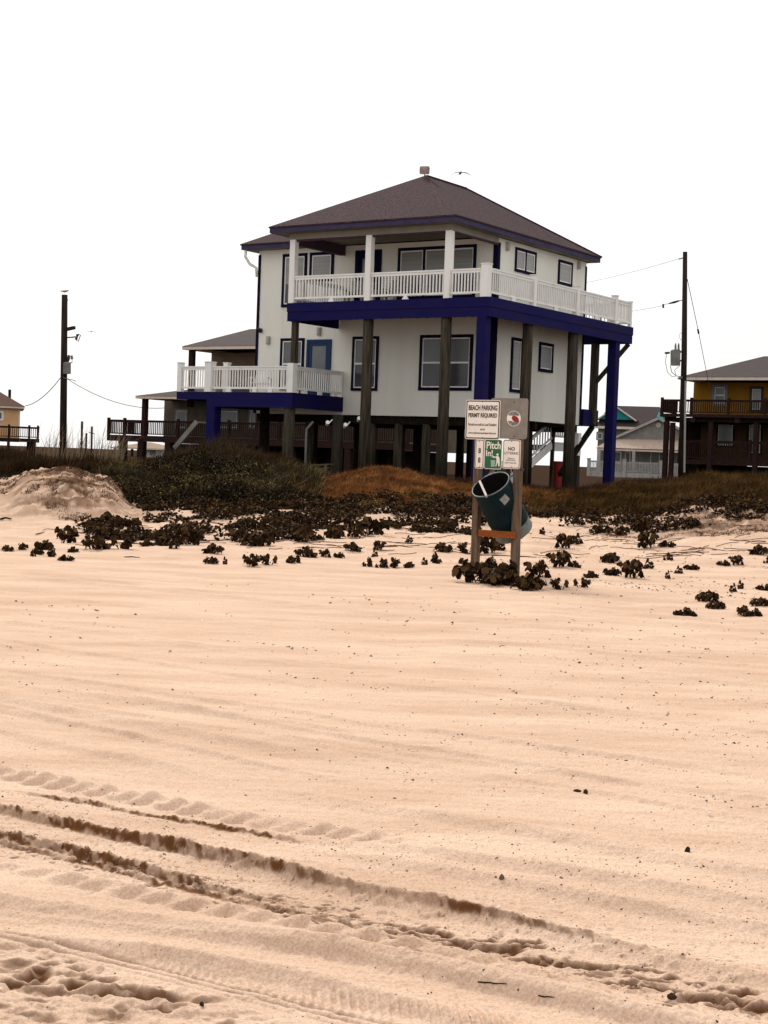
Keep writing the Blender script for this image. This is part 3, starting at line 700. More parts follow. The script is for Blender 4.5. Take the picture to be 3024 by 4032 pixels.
# lower left deck
zlt = H.on_t(.05, 1145, 1547)[1]; zlb = H.on_t(.05, 1145, 1606)[1]; zlr = H.on_t(.05, 1120, 1441)[1]
s_r = pl+.13; s_2 = sx(818, 1560, .05); s_l = sx(700, 1560, .05)
ldk = MB(); ldk.box(s_l, s_r, .04, TB-.03, zlt-.05, zlt); ldk.build('deck_floor', M['pile'], hroot)
fb = MB()
fb.box(s_2, s_r, -.02, .03, zlb, zlt+.01); fb.box(s_l, s_2, -.015, .03, zlb+.26, zlt+.008); fb.box(s_r-.05, s_r, .03, TB-.03, zlb, zlt+.008)
fb.box(s_l, s_l+.04, .03, 1.6, zlb+.26, zlt+.006); fb.box(s_2, s_2+.04, .03, TB+1.5, zlb, zlt-.052)
fb.build('deck_fascia', M['blue'], hroot)
jo = MB()
for k in range(14): s = s_2+.2+k*(s_r-s_2-.4)/13; jo.box(s-.02, s+.02, .05, TB-.05, zlt-.30, zlt-.055)
jo.build('deck_joists', M['under'], hroot)
mb = MB(); mb.box(pl-.13, pl+.13, -.02, .25, zlt+.012, zlr+.10); mb.build('railing_post', M['white'], hroot)
rpost(s_2+.06, .08, zlt+.012, zlr+.14, .15); rpost(s_l+.09, .08, zlt+.012, zlr+.12, .095); rpost(s_2+.42, .6, zlt+.0, zlr+.14, .10)
z_b = zlt+.16
rail((s_2+.22, .06), (pl-.14, .06), 28, z_b, zlr); rail((s_l+.19, .06), (s_2-.10, .06), 10, z_b, zlr)
rail((s_r-.06, .3), (s_r-.06, TB-.08), 21, z_b, zlr); mb = MB(); mb.box(s_r-.11, s_r-.01, TB-.14, TB-.04, zlt, zlr+.01); mb.build('railing_post', M['white'], hroot)
for s in (s_2+1.0, (s_2+pl)/2+.3, pl-.9): ft = MB(); ft.box(s-.10, s+.10, .0, .08, zlt+.012, z_b); ft.build('rail_foot', M['white'], hroot)
for t in (.8, 1.7, 2.6): ft = MB(); ft.box(s_r-.10, s_r-.02, t-.10, t+.10, zlt, z_b); ft.build('rail_foot', M['white'], hroot)
pile(s_2+.22, .16, zlb+.02, .19, M['blue'], True)
pile(sx(1138, 1700, .2), .2, zlb+.02, .20); pile(sx(1040, 1700, 2.4), 2.4, zlb+.3, .19, M['under'])
# windows and doors
def wf(px0, px1, py0, py1, pyl=None, **k):
    cx, cy = (px0+px1)/2, (py0+py1)/2
    s0 = sx(px0, cy, TB); s1 = sx(px1, cy, TB); z1 = H.on_t(TB, cx, py0)[1]; z0 = H.on_t(TB, cx, py1)[1]
    return window(hroot, H, TB, 's', s0, s1, z0, z1, -1, **k)
def wr(px0, px1, py0, py1, **k):
    cx, cy = (px0+px1)/2, (py0+py1)/2
    return window(hroot, H, SB, 't', ty(px0, cy, SB), ty(px1, cy, SB), H.on_s(SB, cx, py1)[1], H.on_s(SB, cx, py0)[1], 1, **k)
wf(1113, 1208, 999, 1209, style='half', trim=.15)
wf(1221, 1315, 993, 1108, style='blind', trim=.15)
wf(1567, 1874, 970, 1176, style='half', panes=3, trim=.15)
wf(1104, 1197, 1332, 1535, style='hung', trim=.14, lowdark=False)
wf(1387, 1490, 1325, 1539, style='hung', trim=.14)
wf(1653, 1861, 1318, 1538, style='hung', panes=2, trim=.15)
wr(2026, 2108, 983, 1078, style='blind', panes=2, trim=.13)
wr(2196, 2251, 1028, 1124, style='blind', trim=.13)
wr(2009, 2053, 1330, 1546, style='blind', trim=.15)
wr(2120, 2175, 1350, 1466, style='blind', trim=.15)
def door(px0, px1, py0, z0, m_, pane, trim=.16):
    cx = (px0+px1)/2; s0 = sx(px0, py0+60, TB); s1 = sx(px1, py0+60, TB); z1 = H.on_t(TB, cx, py0)[1]
    mb = MB(); mb.box(s0, s0+trim, TB-.06, TB+.02, z0, z1); mb.box(s1-trim, s1, TB-.06, TB+.02, z0, z1); mb.box(s0+trim, s1-trim, TB-.057, TB+.02, z1-trim, z1)
    d = mb.build('door', m_, hroot)
    mb = MB(); a, b, c, e = s0+trim, s1-trim, z0+.01, z1-trim; wd = .14
    mb.box(a, a+wd, TB-.035, TB, c, e); mb.box(b-wd, b, TB-.035, TB, c, e); mb.box(a+wd, b-wd, TB-.034, TB, e-wd, e); mb.box(a+wd, b-wd, TB-.034, TB, c, c+.25)
    mb.build('door_leaf', m_, d)
    mb = MB(); mb.box(a+wd, b-wd, TB-.015, TB, c+.25, e-wd); mb.build('pane', pane, d)
    mb = MB(); mb.tube([(b-wd/2, TB-.035, c+.98), (b-wd/2, TB-.08, c+.98)], .022, 8); mb.tube([(b-wd/2, TB-.07, c+.98), (b-wd/2-.09, TB-.07, c+.98)], .012, 6); mb.build('handle', M['steel'], d)
door(1401, 1503, 985, ZDT+.004, M['navy'], M['doorpane'])
door(1209, 1305, 1337, zlt+.004, M['doorblue'], M['doorpane'], .10)
def lamp(P, ax):
    mb = MB(); s, t, z = P
    if ax == 's': mb.box(s-.075, s+.075, t-.10, t, z-.15, z+.15); mb.box(s-.05, s+.05, t-.13, t-.10, z-.11, z+.11)
    else: mb.box(s, s+.10, t-.075, t+.075, z-.15, z+.15); mb.box(s+.10, s+.13, t-.05, t+.05, z-.11, z+.11)
    return mb.build('wall_lamp', M['lampw'], hroot, bevel=.008)
for px, py in ((1059, 1340), (1259, 1305)): s, z = H.on_t(TB, px, py); lamp((s, TB, z), 's')
for px, py in ((1995, 970), (2276, 1044)): t, z = H.on_s(SB, px, py); lamp((SB, t, z), 't')
s, z = H.on_t(TB, 1031, 1296); mb = MB(); mb.tube([(s, TB, z), (s, TB-.12, z-.02)], .03, 8); mb.tube([(s, TB-.06, z-.09), (s, TB-.22, z+.02)], [.08, .05], 8); mb.build('spotlight', M['blackmetal'], hroot)
# floodlights under the floor
for px, py in ((1427, 1652), (1303, 1668), (1373, 1677)):
    s, z = H.on_t(.35, px, py); mb = MB(); mb.tube([(s-.06, .2, z-.05), (s+.06, .08, z+.04)], [.05, .075], 8); mb.tube([(s-.02, .28, z+.02), (s-.02, .45, z+.14)], .02, 6); mb.build('floodlight', M['white'], hroot)
# gutter spout at the far left corner
mb = MB(); mb.tube([(-10.8, 2.75, ZFT-.19), (-10.82, 2.75, ZFT-.45), (-10.7, 2.9, ZFT-.72), (-10.48, 3.02, ZFT-.86), (-10.45, 3.04, ZFT-1.2)], .055, 8); mb.build('downspout', M['white'], hroot, smooth=True)
# drain pipe under the lower deck
s0, z0 = H.on_t(1.6, 1232, 1660); s1, z1 = H.on_t(1.6, 1207, 1690); s2, z2 = H.on_t(1.6, 1203, 1830)
mb = MB(); mb.tube([(s0, 1.6, z0), (s1, 1.6, z1), (s2, 1.6, z2-.3)], .045, 8); mb.build('drain_pipe', M['conduit'], hroot, smooth=True)

# things standing about the house
def patio_chair(P, rz, label, mat_=None):
    r = empty('patio_chair', P, rz); tag(r, label, 'chair', 'patio chairs on the decks'); m_ = mat_ or M['chair']
    mb = MB(); [mb.box(-.28, .28, -.25+.1*k, -.17+.1*k, .40, .43) for k in range(5)]; mb.build('seat', m_, r)
    mb = MB(); [mb.bar((-.26+.088*k, .25, .42), (-.26+.088*k, .42, 1.02), .06, .02, (0, 1, 0)) for k in range(7)]; mb.build('backrest', m_, r)
    for sx_ in (-1, 1):
        mb = MB(); mb.bar((sx_*.31, -.28, .62), (sx_*.31, .3, .60), .10, .03); mb.build('armrest', m_, r)
        for y in (-.24, .24): mb = MB(); mb.box(sx_*.31-.03, sx_*.31+.03, y-.03, y+.03, 0, .60); mb.build('leg', m_, r)
    return r
patio_chair(H.w(-5.1, 2.0, ZDT), -TH+.3, 'grey patio chair behind the upper porch railing between the left and middle columns')
patio_chair(H.w(-3.9, 2.1, ZDT), -TH-.5, 'grey patio chair on the upper porch just left of the middle column')
patio_chair(H.w(.9, 10.0, ZDT), -TH+1.8, 'slatted chair at the far back end of the upper side deck', M['white'])
patio_chair(H.w(s_2+1.3, 1.5, zlt), -TH+.4, 'pale slatted chair behind the railing of the lower left deck', M['white'])
patio_chair(H.w(s_2+2.6, 1.9, zlt), -TH-.7, 'dark patio chair near the lamp on the lower left deck', M['steel'])
# pale plank by the drain pipe
s3, z3 = H.on_t(1.0, 1180, 1836); s4, z4 = H.on_t(1.0, 1305, 1828)
mb = MB(); a_, b_ = H.w(s3, 1.0, z3), H.w(s4, 1.0, z4); mb.bar(a_, b_, .30, .05); mb.bar(a_+Vector((.2, 0, -.25)), a_+Vector((.2, 0, -.02)), .1, .1, (0, 1, 0)); mb.bar(b_+Vector((-.2, 0, -.3)), b_+Vector((-.2, 0, -.02)), .1, .1, (0, 1, 0))
tag(mb.build('plank_bench', M['tanwall'], None), 'pale plank on short legs beside the drain pipe under the lower deck', 'bench')
def drum(P, r, h, label):
    mb = MB(); x, y, z = P; zs = [0, .02, h*.33, h*.345, h*.36, h*.66, h*.675, h*.69, h-.02, h]; rr = [r, r, r, r*1.03, r, r, r*1.03, r, r, r*.97]
    mb.tube([(x, y, z+q) for q in zs], rr, 20); return tag(mb.build('red_drum', M['red'], None, smooth=False), label, 'drum', 'red drums under the house')
q = H.w(sx(1650, 1780, 8.8), 8.8, 0); drum((q.x, q.y, gz(q.x, q.y)-.05), .22, 1.35, 'red drum standing among the piles below the middle of the beach house')
q = H.w(H.on_t(10.2, 2196, 1830)[0], 10.2, 0); drum((q.x, q.y, gz(q.x, q.y)), .24, 1.1, 'red drum under the white stair landing')
# television dish on the roof peak
dp = H.w(pk[0], pk[1]-.1, ZPK-.14); dr = empty('roof_antenna', dp, -.2); tag(dr, 'small rounded panel antenna on the roof peak', 'antenna')
pts = []
for cx_, cz_, a0 in ((.13, .09, 0), (-.13, .09, 90), (-.13, -.09, 180), (.13, -.09, 270)):
    for k in range(5): a = math.radians(a0+k*22.5); pts.append((cx_+.04*1.3*math.cos(a), .30+cz_+.05*math.sin(a)))
mb = MB(); mb.prism([(x*.98, z) for x, z in pts], -.02, .03); mb.build('panel', M['dish'], dr)
mb = MB(); mb.tube([(0, .05, -.1), (0, .05, .22)], .018, 8); mb.build('mast', M['steel'], dr)
mb = MB(); mb.tube([(0, -.02, .15), (0, -.16, .27)], .012, 6); mb.tube([(0, -.14, .25), (0, -.19, .30)], .03, 8); mb.build('feed_arm', M['dish'], dr)
dr.scale = (1.0, 1.0, 1.0)

# ------------------------------------------------------------------ neighbouring houses
def simple_deck(F_, root, s0, s1, t, z, zr, zbot, m_, nb, posts, depth=2.4, base=None, pile_r=.16, pilem=None, fascia_m=None):
    mb = MB(); mb.box(s0, s1, t, t+depth, z-.04, z); mb.build('deck_floor', m_, root)
    mb = MB(); mb.box(s0, s1, t-.03, t+.01, zbot, z+.01); mb.box(s0-.02, s0+.02, t+.01, t+depth, zbot, z+.008); mb.box(s1-.02, s1+.02, t+.01, t+depth, zbot, z+.008); mb.build('deck_fascia', fascia_m or m_, root)
    railing_mb((s0+.05, t+.03), (s1-.05, t+.03), z+.12, zr, nb, bal=.05).build('railing', m_, root)
    railing_mb((s0+.03, t+.1), (s0+.03, t+depth), z+.12, zr, int(depth/.16), bal=.05).build('railing', m_, root)
    railing_mb((s1-.03, t+.1), (s1-.03, t+depth), z+.12, zr, int(depth/.16), bal=.05).build('railing', m_, root)
    for s in posts: mb = MB(); mb.box(s-.08, s+.08, t-.03, t+.12, z-.0, zr+.12); mb.build('railing_post', m_, root)
def hip_roof(root, s0, s1, ta, tb, z, zp, m_, fm, thick=.16, name='roof', ridge=None):
    hw = min((s1-s0)/2, (tb-ta)/2)
    if ridge is None:
        if s1-s0 > tb-ta: r0, r1 = (s0+hw, (ta+tb)/2, zp), (s1-hw, (ta+tb)/2, zp)
        else: r0, r1 = ((s0+s1)/2, ta+hw, zp), ((s0+s1)/2, tb-hw, zp)
    else: r0, r1 = ridge
    e = [(s0, ta, z), (s1, ta, z), (s1, tb, z), (s0, tb, z)]
    mb = MB()
    if abs(r0[1]-r1[1]) < 1e-6: fs = [(0, 1, 5, 4), (1, 2, 5), (2, 3, 4, 5), (3, 0, 4), (3, 2, 1, 0)]
    else: fs = [(0, 1, 4), (1, 2, 5, 4), (2, 3, 5), (3, 0, 4, 5), (3, 2, 1, 0)]
    mb.add(e+[r0, r1], fs); o = mb.build(name, m_, root)
    f = MB(); ring(f, s0+.04, s1-.04, ta+.04, tb-.04, z-thick, z-.006); f.build('fascia', fm, root)
    return o
def local_piles(root, F_, pts, z1, r, m_, square=True):
    for s, t in pts:
        p = F_.w(s, t, 0); z0 = gz(p.x, p.y)-.2; mb = MB()
        if square: mb.box(s-r, s+r, t-r, t+r, z0, z1)
        else: mb.tube([(s, t, z0), (s, t, z1)], r, 10)
        mb.build('pile', m_, root)

# taupe house behind on the left
p0 = at(422, 1713, 100); T = Frame(p0.x, p0.y, TH); r = empty('taupe_house', T.w(0, 0, 0), -TH)
tag(r, 'taupe house with stepped dark roofs and brown deck, behind left of the beach house', 'house')
zf = T.on_t(0, 470, 1713)[1]; zr = T.on_t(0, 470, 1652)[1]; zb2 = T.on_t(0, 470, 1736)[1]
s_end = T.on_t(0, 1610, 1700)[0]
T_s = lambda px, t: T.on_t(t, px, 1650)[0]
simple_deck(T, r, 0, s_end, 0, zf, zr, zb2, M['deckwood'], 150, [T_s(427, 0), T_s(490, 0), T_s(568, 0), T_s(700, 0), T_s(900, 0), T_s(1100, 0), T_s(1300, 0), T_s(1480, 0), s_end-.1], depth=3.2)
zle = T.on_t(0, 600, 1560)[1]
s_a = T.on_t(3.2, 645, 1650)[0]; s_b = T.on_t(3.2, 1590, 1650)[0]
mb = MB(); mb.box(s_a, s_b, 3.2, 11, zb2, zle-.1); mb.build('wall', M['tanwall'], r)
s_e0 = T.on_t(-.3, 530, 1558)[0]; s_ur = T.on_t(1.2, 1080, 1400)[0]
zlp = T.on_t(5.0, 715, 1495)[1]
hip_roof(r, s_e0, s_b+.8, -.3, 11.5, zle, zlp, M['shinglegrey'], M['cream'], .17)
for px in (568,): s = T_s(px, .1); mb = MB(); mb.box(s-.15, s+.15, .0, .3, zf, zle-.17); mb.build('porch_post', M['deckwood'], r)
zue = T.on_t(1.2, 800, 1363)[1]; s_u0 = T.on_t(1.2, 714, 1362)[0]; zup = T.on_t(4.6, 972, 1287)[1]
hip_roof(r, s_u0, s_ur+2.2, 1.2, 11.4, zue, zup, M['shinglegrey'], M['cream'], .2, name='upper_roof', ridge=((T.on_t(6.0, 985, 1287)[0], 6.0, zup), (T.on_t(6.0, 985, 1287)[0]+1.5, 6.0, zup)))
s_uw = T.on_t(4.0, 832, 1420)[0]
mb = MB(); mb.box(s_uw, s_ur+1.8, 4.0, 10.8, zle-.5, zue-.2); mb.build('upper_wall', mat('taupe porch siding', (.17, .115, .07), .9, (.21, .15, .10), scale=1.5), r)
s = T.on_t(1.6, 754, 1420)[0]; mb = MB(); mb.box(s-.17, s+.17, 1.5, 1.8, zle-.6, zue-.2); mb.build('porch_post', M['deckwood'], r)
local_piles(r, T, [(T_s(488, .2), .2), (T_s(563, .2), .2), (T_s(670, .2), .2), (T_s(900, .2), .2), (T_s(1150, .2), .2), (T_s(1380, .2), .2)]+[(s_a+.3+k*3.2, 4.0) for k in range(6)], zb2+.05, .21, M['deckwood'])
for px0, px1, py0, py1 in ((690, 740, 1610, 1690), (860, 940, 1610, 1690), (980, 1010, 1600, 1690), (1390, 1440, 1610, 1690)):
    window(r, T, 3.2, 's', T.on_t(3.2, px0, 1650)[0], T.on_t(3.2, px1, 1650)[0], T.on_t(3.2, px0, py1)[1], T.on_t(3.2, px0, py0)[1], -1, trimmat=M['greywall'], trim=.12, style='plain')
mb = MB(); mb.box(T_s(700, 4.4), T_s(1530, 4.4), 4.4, 10, .3, zb2-.02); mb.build('deck_shade_fill', M['under'], r)  # added dark block standing in for the shade under the deck
a_, b_ = T.on_t(-1.2, 774, 1662), T.on_t(-1.2, 702, 1746)
mb = MB(); mb.bar((a_[0], -1.2, a_[1]), (b_[0]-.3, -1.2, b_[1]-.3), .12, .3); mb.bar((a_[0], -.04, a_[1]), (a_[0]+.01, -1.2, a_[1]), .1, .1); mb.build('stair_rail', M['greywall'], r)
mb = MB(); mb.bar((a_[0]+1.3, -1.2, a_[1]-.7), (b_[0]+1.0, -1.2, b_[1]-1.0), .1, .16); mb.build('stair_stringer', M['deckwood'], r)

# peach house on the left edge
p0 = at(154, 1727, 112); P_ = Frame(p0.x, p0.y, -.245); r = empty('peach_house', P_.w(0, 0, 0), .245)
tag(r, 'peach house with dark brown deck at the left edge beyond the dunes', 'house')
zf = P_.on_t(0, 100, 1727)[1]; zr = P_.on_t(0, 100, 1680)[1]; zb2 = P_.on_t(0, 100, 1741)[1]; s_l2 = -9
simple_deck(P_, r, s_l2, 0, 0, zf, zr, zb2, M['deckwood'], 60, [-.1, P_.on_t(0, 115, 1700)[0], P_.on_t(0, 35, 1700)[0], P_.on_t(0, -40, 1700)[0]], depth=4)
s_w = P_.on_t(4, 78, 1640)[0]; ze = P_.on_t(3.6, 98, 1601)[1]
mb = MB(); mb.box(s_l2-1, s_w, 4, 12, zb2, ze-.1); mb.build('wall', M['peach'], r)
hip_roof(r, s_l2-1.4, P_.on_t(3.6, 99, 1601)[0], 3.6, 12.4, ze, ze+2.55, mat('brown shingles', (.09, .045, .03), .95, (.13, .07, .05), scale=14), M['cream'], .16)
window(r, P_, 4, 's', P_.on_t(4, -20, 1640)[0], P_.on_t(4, 14, 1640)[0], P_.on_t(4, 5, 1656)[1], P_.on_t(4, 5, 1618)[1], -1, trimmat=M['white'], trim=.1, style='plain')
mb = MB(); mb.box(s_w-.12, s_w+.02, 3.98, 4.1, zb2+.1, ze-.17); mb.build('corner_trim', M['cream'], r)
local_piles(r, P_, [(-.4, .3), (-3, .3), (-6, .3), (-3, 4.5), (-.6, 4.5)], zb2+.02, .2, M['deckwood'])

# yellow house on the right edge
p0 = at(2600, 1629, 100); Yh = Frame(p0.x, p0.y, TH); r = empty('yellow_house', Yh.w(0, 0, 0), -TH)
tag(r, 'mustard yellow house with two dark brown decks at the right edge', 'house')
zf = Yh.on_t(0, 2640, 1629)[1]; zr = Yh.on_t(0, 2640, 1572)[1]; zb2 = Yh.on_t(0, 2640, 1641)[1]; s_e = 14
simple_deck(Yh, r, 0, s_e, 0, zf, zr, zb2, M['deckwood'], 95, [.08, 2.1, 4.6, 7.0, 9.4, 11.8], depth=2.6)
s_w = Yh.on_t(2.6, 2731, 1540)[0]; ze = Yh.on_t(.0, 2800, 1484)[1]; s_r0 = Yh.on_t(.0, 2672, 1484)[0]; zy = Yh.on_t(5, 3009, 1397)[1]
mb = MB(); mb.box(s_w, s_e, 2.6, 12, zb2, ze-.2); mb.build('wall', M['yellow'], r)
zl = Yh.on_t(0, 2700, 1808)[1]; zlr2 = Yh.on_t(0, 2700, 1732)[1]
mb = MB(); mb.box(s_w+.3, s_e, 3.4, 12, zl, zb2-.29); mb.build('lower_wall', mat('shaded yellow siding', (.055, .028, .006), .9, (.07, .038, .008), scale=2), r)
hip_roof(r, s_r0, s_r0+2*(Yh.on_t(6, 3012, 1397)[0]-s_r0)+1.0, .0, 12.4, ze, zy, M['shinglegrey'], M['cream'], .2, ridge=((Yh.on_t(6.2, 3009, 1397)[0], 6.2, zy), (Yh.on_t(6.2, 3009, 1397)[0]+.8, 6.2, zy)))
simple_deck(Yh, r, 1.2, s_e, .3, zl, zlr2, zl-.3, M['deckwood'], 85, [1.3, 3.6, 6.0, 8.4, 10.8], depth=3.0)
mb = MB(); mb.box(.2, s_e, .3, 11.8, zb2-.28, zb2-.02); mb.build('floor_beam', M['under'], r)
mb = MB(); mb.box(s_w-.9, s_w+.2, 3.6, 11.8, zl-1.2, zb2-.3); mb.box(1.6, s_e, 3.5, 11.9, zl-2.6, zl-.31); mb.build('shade_fill', M['under'], r)  # added dark boxes filling in the shade below both decks
W_ = lambda px0, px1, py0, py1, t, **k: window(r, Yh, t, 's', Yh.on_t(t, px0, 1560)[0], Yh.on_t(t, px1, 1560)[0], Yh.on_t(t, px0, py1)[1], Yh.on_t(t, px0, py0)[1], -1, **k)
W_(2803, 2866, 1512, 1600, 2.6, trimmat=M['greywall'], trim=.2, style='hung', lowdark=False)
W_(2952, 3006, 1522, 1622, 2.6, trimmat=M['dark'], trim=.16, style='blind', name='door')
W_(2828, 2900, 1665, 1760, 3.4, trimmat=M['under'], trim=.12, style='plain')
W_(2950, 3010, 1665, 1790, 3.4, trimmat=M['under'], trim=.12, style='plain')
for s in (2.2, 5.2, 8.2, 11.2): mb = MB(); mb.box(s-.17, s+.17, .05, .4, zb2-.32, zb2-.0+.02-.04); mb.build('beam_end', M['deckwood'], r)
for px in (2690,): s = Yh.on_t(.15, px, 1600)[0]; mb = MB(); mb.box(s-.12, s+.12, .04, .28, zf, ze-.2); mb.build('porch_post', M['deckwood'], r)
local_piles(r, Yh, [(.35, .3), (3.4, .3), (6.4, .3), (9.4, .3), (.5, 3), (3.4, 6.5), (6.4, 6.5)], zb2-.29, .14, M['deckwood'])
local_piles(r, Yh, [(Yh.on_t(-1.0, 2645, 1780)[0], -1.0)], zb2-.4, .13, M['deckwood'])

# grey cottage with white fence porch
p0 = at(2593, 1860, 140); G = Frame(p0.x, p0.y, .25); r = empty('grey_cottage', G.w(0, 0, 0), -.25)
tag(r, 'small grey gabled cottage with pale ribbed porch roof and round gable vent', 'house')
g = lambda px, py, t=0: G.on_t(t, px, py)
apx = g(2593, 1650); el = g(2413, 1729); er = g(2773, 1738)
mb = MB(); zw = g(2500, 1868)[1]
mb.prism([(el[0]+.15, zw), (er[0]-.15, zw), (er[0]-.15, er[1]), (apx[0], apx[1]-.05), (el[0]+.15, el[1])], 0, 9); mb.build('wall', M['greywall'], r)
mb = MB()
for e in (el, er):
    mb.bar((e[0], -.35, e[1]+.02), (apx[0], -.35, apx[1]+.05), .05, .22, (0, 0, 1))
mb.build('gable_trim', M['dullwhite'], r)
mb = MB()
for e in (el, er):
    sgn = 1 if e is er else -1
    mb.add([(apx[0], -.32, apx[1]+.16), (e[0]+.3*sgn, -.32, e[1]+.0), (e[0]+.3*sgn, 9.3, e[1]+.0), (apx[0], 9.3, apx[1]+.16), (apx[0], -.32, apx[1]+.06), (e[0]+.3*sgn, -.32, e[1]-.1), (e[0]+.3*sgn, 9.3, e[1]-.1), (apx[0], 9.3, apx[1]+.06)], [(0,1,2,3),(4,5,6,7),(0,1,5,4),(1,2,6,5),(2,3,7,6),(3,0,4,7)])
mb.build('roof', M['shinglegrey'], r)
v = g(2593, 1674); mb = MB(); mb.tube([(v[0], .0, v[1]), (v[0], -.08, v[1])], .24, 16); mb.build('gable_vent', M['dullwhite'], r)
a_, b_ = g(2412, 1727), g(2637, 1727); c_, d_ = g(2345, 1762, -2.4), g(2637, 1764, -2.4)
mb = MB(); n = 42
xs0 = np.linspace(a_[0], er[0]+.1, n*2+1); xs1 = np.linspace(c_[0], er[0]+.2, n*2+1)
vs = [(xs0[i], -.02, a_[1]+(.05 if i % 2 else 0)) for i in range(n*2+1)]+[(xs1[i], -2.4, c_[1]+(.05 if i % 2 else 0)) for i in range(n*2+1)]
mb.add(vs, [(i, i+1, i+1+n*2+1, i+n*2+1) for i in range(n*2)]); o = mb.build('porch_roof', M['tinroof'], r)
sm_ = o.modifiers.new('solid', 'SOLIDIFY'); sm_.thickness = .03
mb = MB(); mb.box(c_[0]+.1, er[0], -2.3, -2.18, c_[1]-.22, c_[1]-.05); mb.build('porch_beam', M['cream'], r)
zp0 = g(2500, 1862, -2.4)[1]; zpr = g(2500, 1819, -2.4)[1]
for px in (2358, 2495, 2635): s = g(px, 1800, -2.2)[0]; mb = MB(); mb.box(s-.13, s+.13, -2.3, -2.05, zp0, c_[1]-.2); mb.build('porch_post', M['dullwhite'], r)
s0 = g(2316, 1840, -2.9)[0]; s1 = g(2730, 1840, -2.9)[0]
mb = MB(); mb.box(s0, s1, -2.9, 0, zp0-.5, zp0); mb.build('porch_floor', M['dullwhite'], r)
railing_mb((s0, -2.85), (s1, -2.85), zp0+.1, zpr, 70, bal=.07).build('railing', M['dullwhite'], r)
for px in (2318, 2458, 2604, 2748): s = g(px, 1840, -2.9)[0]; mb = MB(); mb.box(s-.14, s+.14, -3.05, -2.8, zp0-.5, zpr+.1); mb.box(s-.18, s+.18, -3.08, -2.77, zpr+.1, zpr+.2); mb.build('railing_post', M['dullwhite'], r)
for px0, px1, nm in ((2416, 2448, 'window'), (2460, 2484, 'window'), (2560, 2600, 'window')):
    window(r, G, 0, 's', g(px0, 1790)[0], g(px1, 1790)[0], g(px0, 1826)[1], g(px0, 1776)[1], -1, trimmat=M['dullwhite'], trim=.06, style='plain', name=nm)
local_piles(r, G, [(g(2318, 1880, -2.7)[0], -2.7), (g(2358, 1880, -2.7)[0], -2.7), (s1-.5, -2.7)], zp0-.48, .15, M['dullwhite'])
mb = MB(); mb.box(s0+.4, s1-.3, -2.2, 8, zp0-3, zp0-.5); mb.build('foundation', M['dark'], r)

# dark roofed house with teal dormer behind the cottage
p0 = at(2430, 1760, 172); Q = Frame(p0.x, p0.y, .25); r = empty('teal_gabled_house', Q.w(0, 0, 0), -.25)
tag(r, 'dark roofed house with a teal dormer gable behind the grey cottage', 'house')
q_ = lambda px, py, t=0: Q.on_t(t, px, py)
rl, rr_ = q_(2400, 1597, 4), q_(2598, 1597, 4); fl, fr_ = q_(2345, 1678), q_(2640, 1681)
mb = MB(); mb.add([(fl[0], -.3, fl[1]), (fr_[0], -.3, fl[1]), (rr_[0], 4, rl[1]), (rl[0], 4, rl[1]), (fl[0], 8.3, fl[1]), (fr_[0], 8.3, fl[1])], [(0,1,2,3), (4,5,2,3)[::-1], (0,3,4), (1,5,2), (0,4,5,1)]); mb.build('roof', M['shinglegrey'], r)
mb = MB(); mb.box(fl[0]+.3, fr_[0]-.3, 0, 8, q_(2430, 1860)[1], fl[1]-.02); mb.build('wall', mat('dark olive siding', (.09, .085, .065), .9, (.12, .11, .09), scale=2), r)
mb = MB(); mb.box(fl[0], fr_[0], -.36, -.3, fl[1]-.25, fl[1]+.02); mb.build('fascia', M['cream'], r)
da, db, dc = q_(2427, 1605), q_(2357, 1650), q_(2500, 1651)
mb = MB(); mb.prism([(db[0], db[1]), (dc[0], db[1]), (da[0], da[1])], -.1, 3.6); d_o = mb.build('dormer', M['teal'], r)
mb = MB(); mb.bar((db[0]-.2, -.25, db[1]-.1), (da[0], -.25, da[1]+.08), .3, .14); mb.bar((dc[0]+.2, -.25, db[1]-.1), (da[0], -.25, da[1]+.08), .3, .14); mb.build('gable_trim', M['cream'], r)
mb = MB(); mb.add([(da[0], -.1, da[1]+.1), (db[0]-.3, -.1, db[1]-.05), (db[0]-.3, 3.6, db[1]-.05), (da[0], 3.6, da[1]+.1), (dc[0]+.3, -.1, db[1]-.05), (dc[0]+.3, 3.6, db[1]-.05)], [(0,1,2,3), (0,3,5,4)]); mb.build('dormer_roof', M['shinglegrey'], r)
e1, e2, e3 = q_(2593, 1608), q_(2575, 1680), q_(2612, 1665)
mb = MB(); mb.add([(e1[0]-.1, 2.4, e1[1]-.3), (e2[0], -.2, fl[1]+.2), (fr_[0]-.2, -.1, fl[1]+.2), (fr_[0]-.0, 6.0, fl[1]+.2)], [(0,1,2), (0,2,3)]); o = mb.build('side_gable', M['teal'], r); o.modifiers.new('solid', 'SOLIDIFY').thickness = .1
window(r, Q, 0, 's', q_(2348, 1715)[0], q_(2376, 1715)[0], q_(2360, 1733)[1], q_(2360, 1700)[1], -1, trimmat=M['greywall'], trim=.14, style='plain')

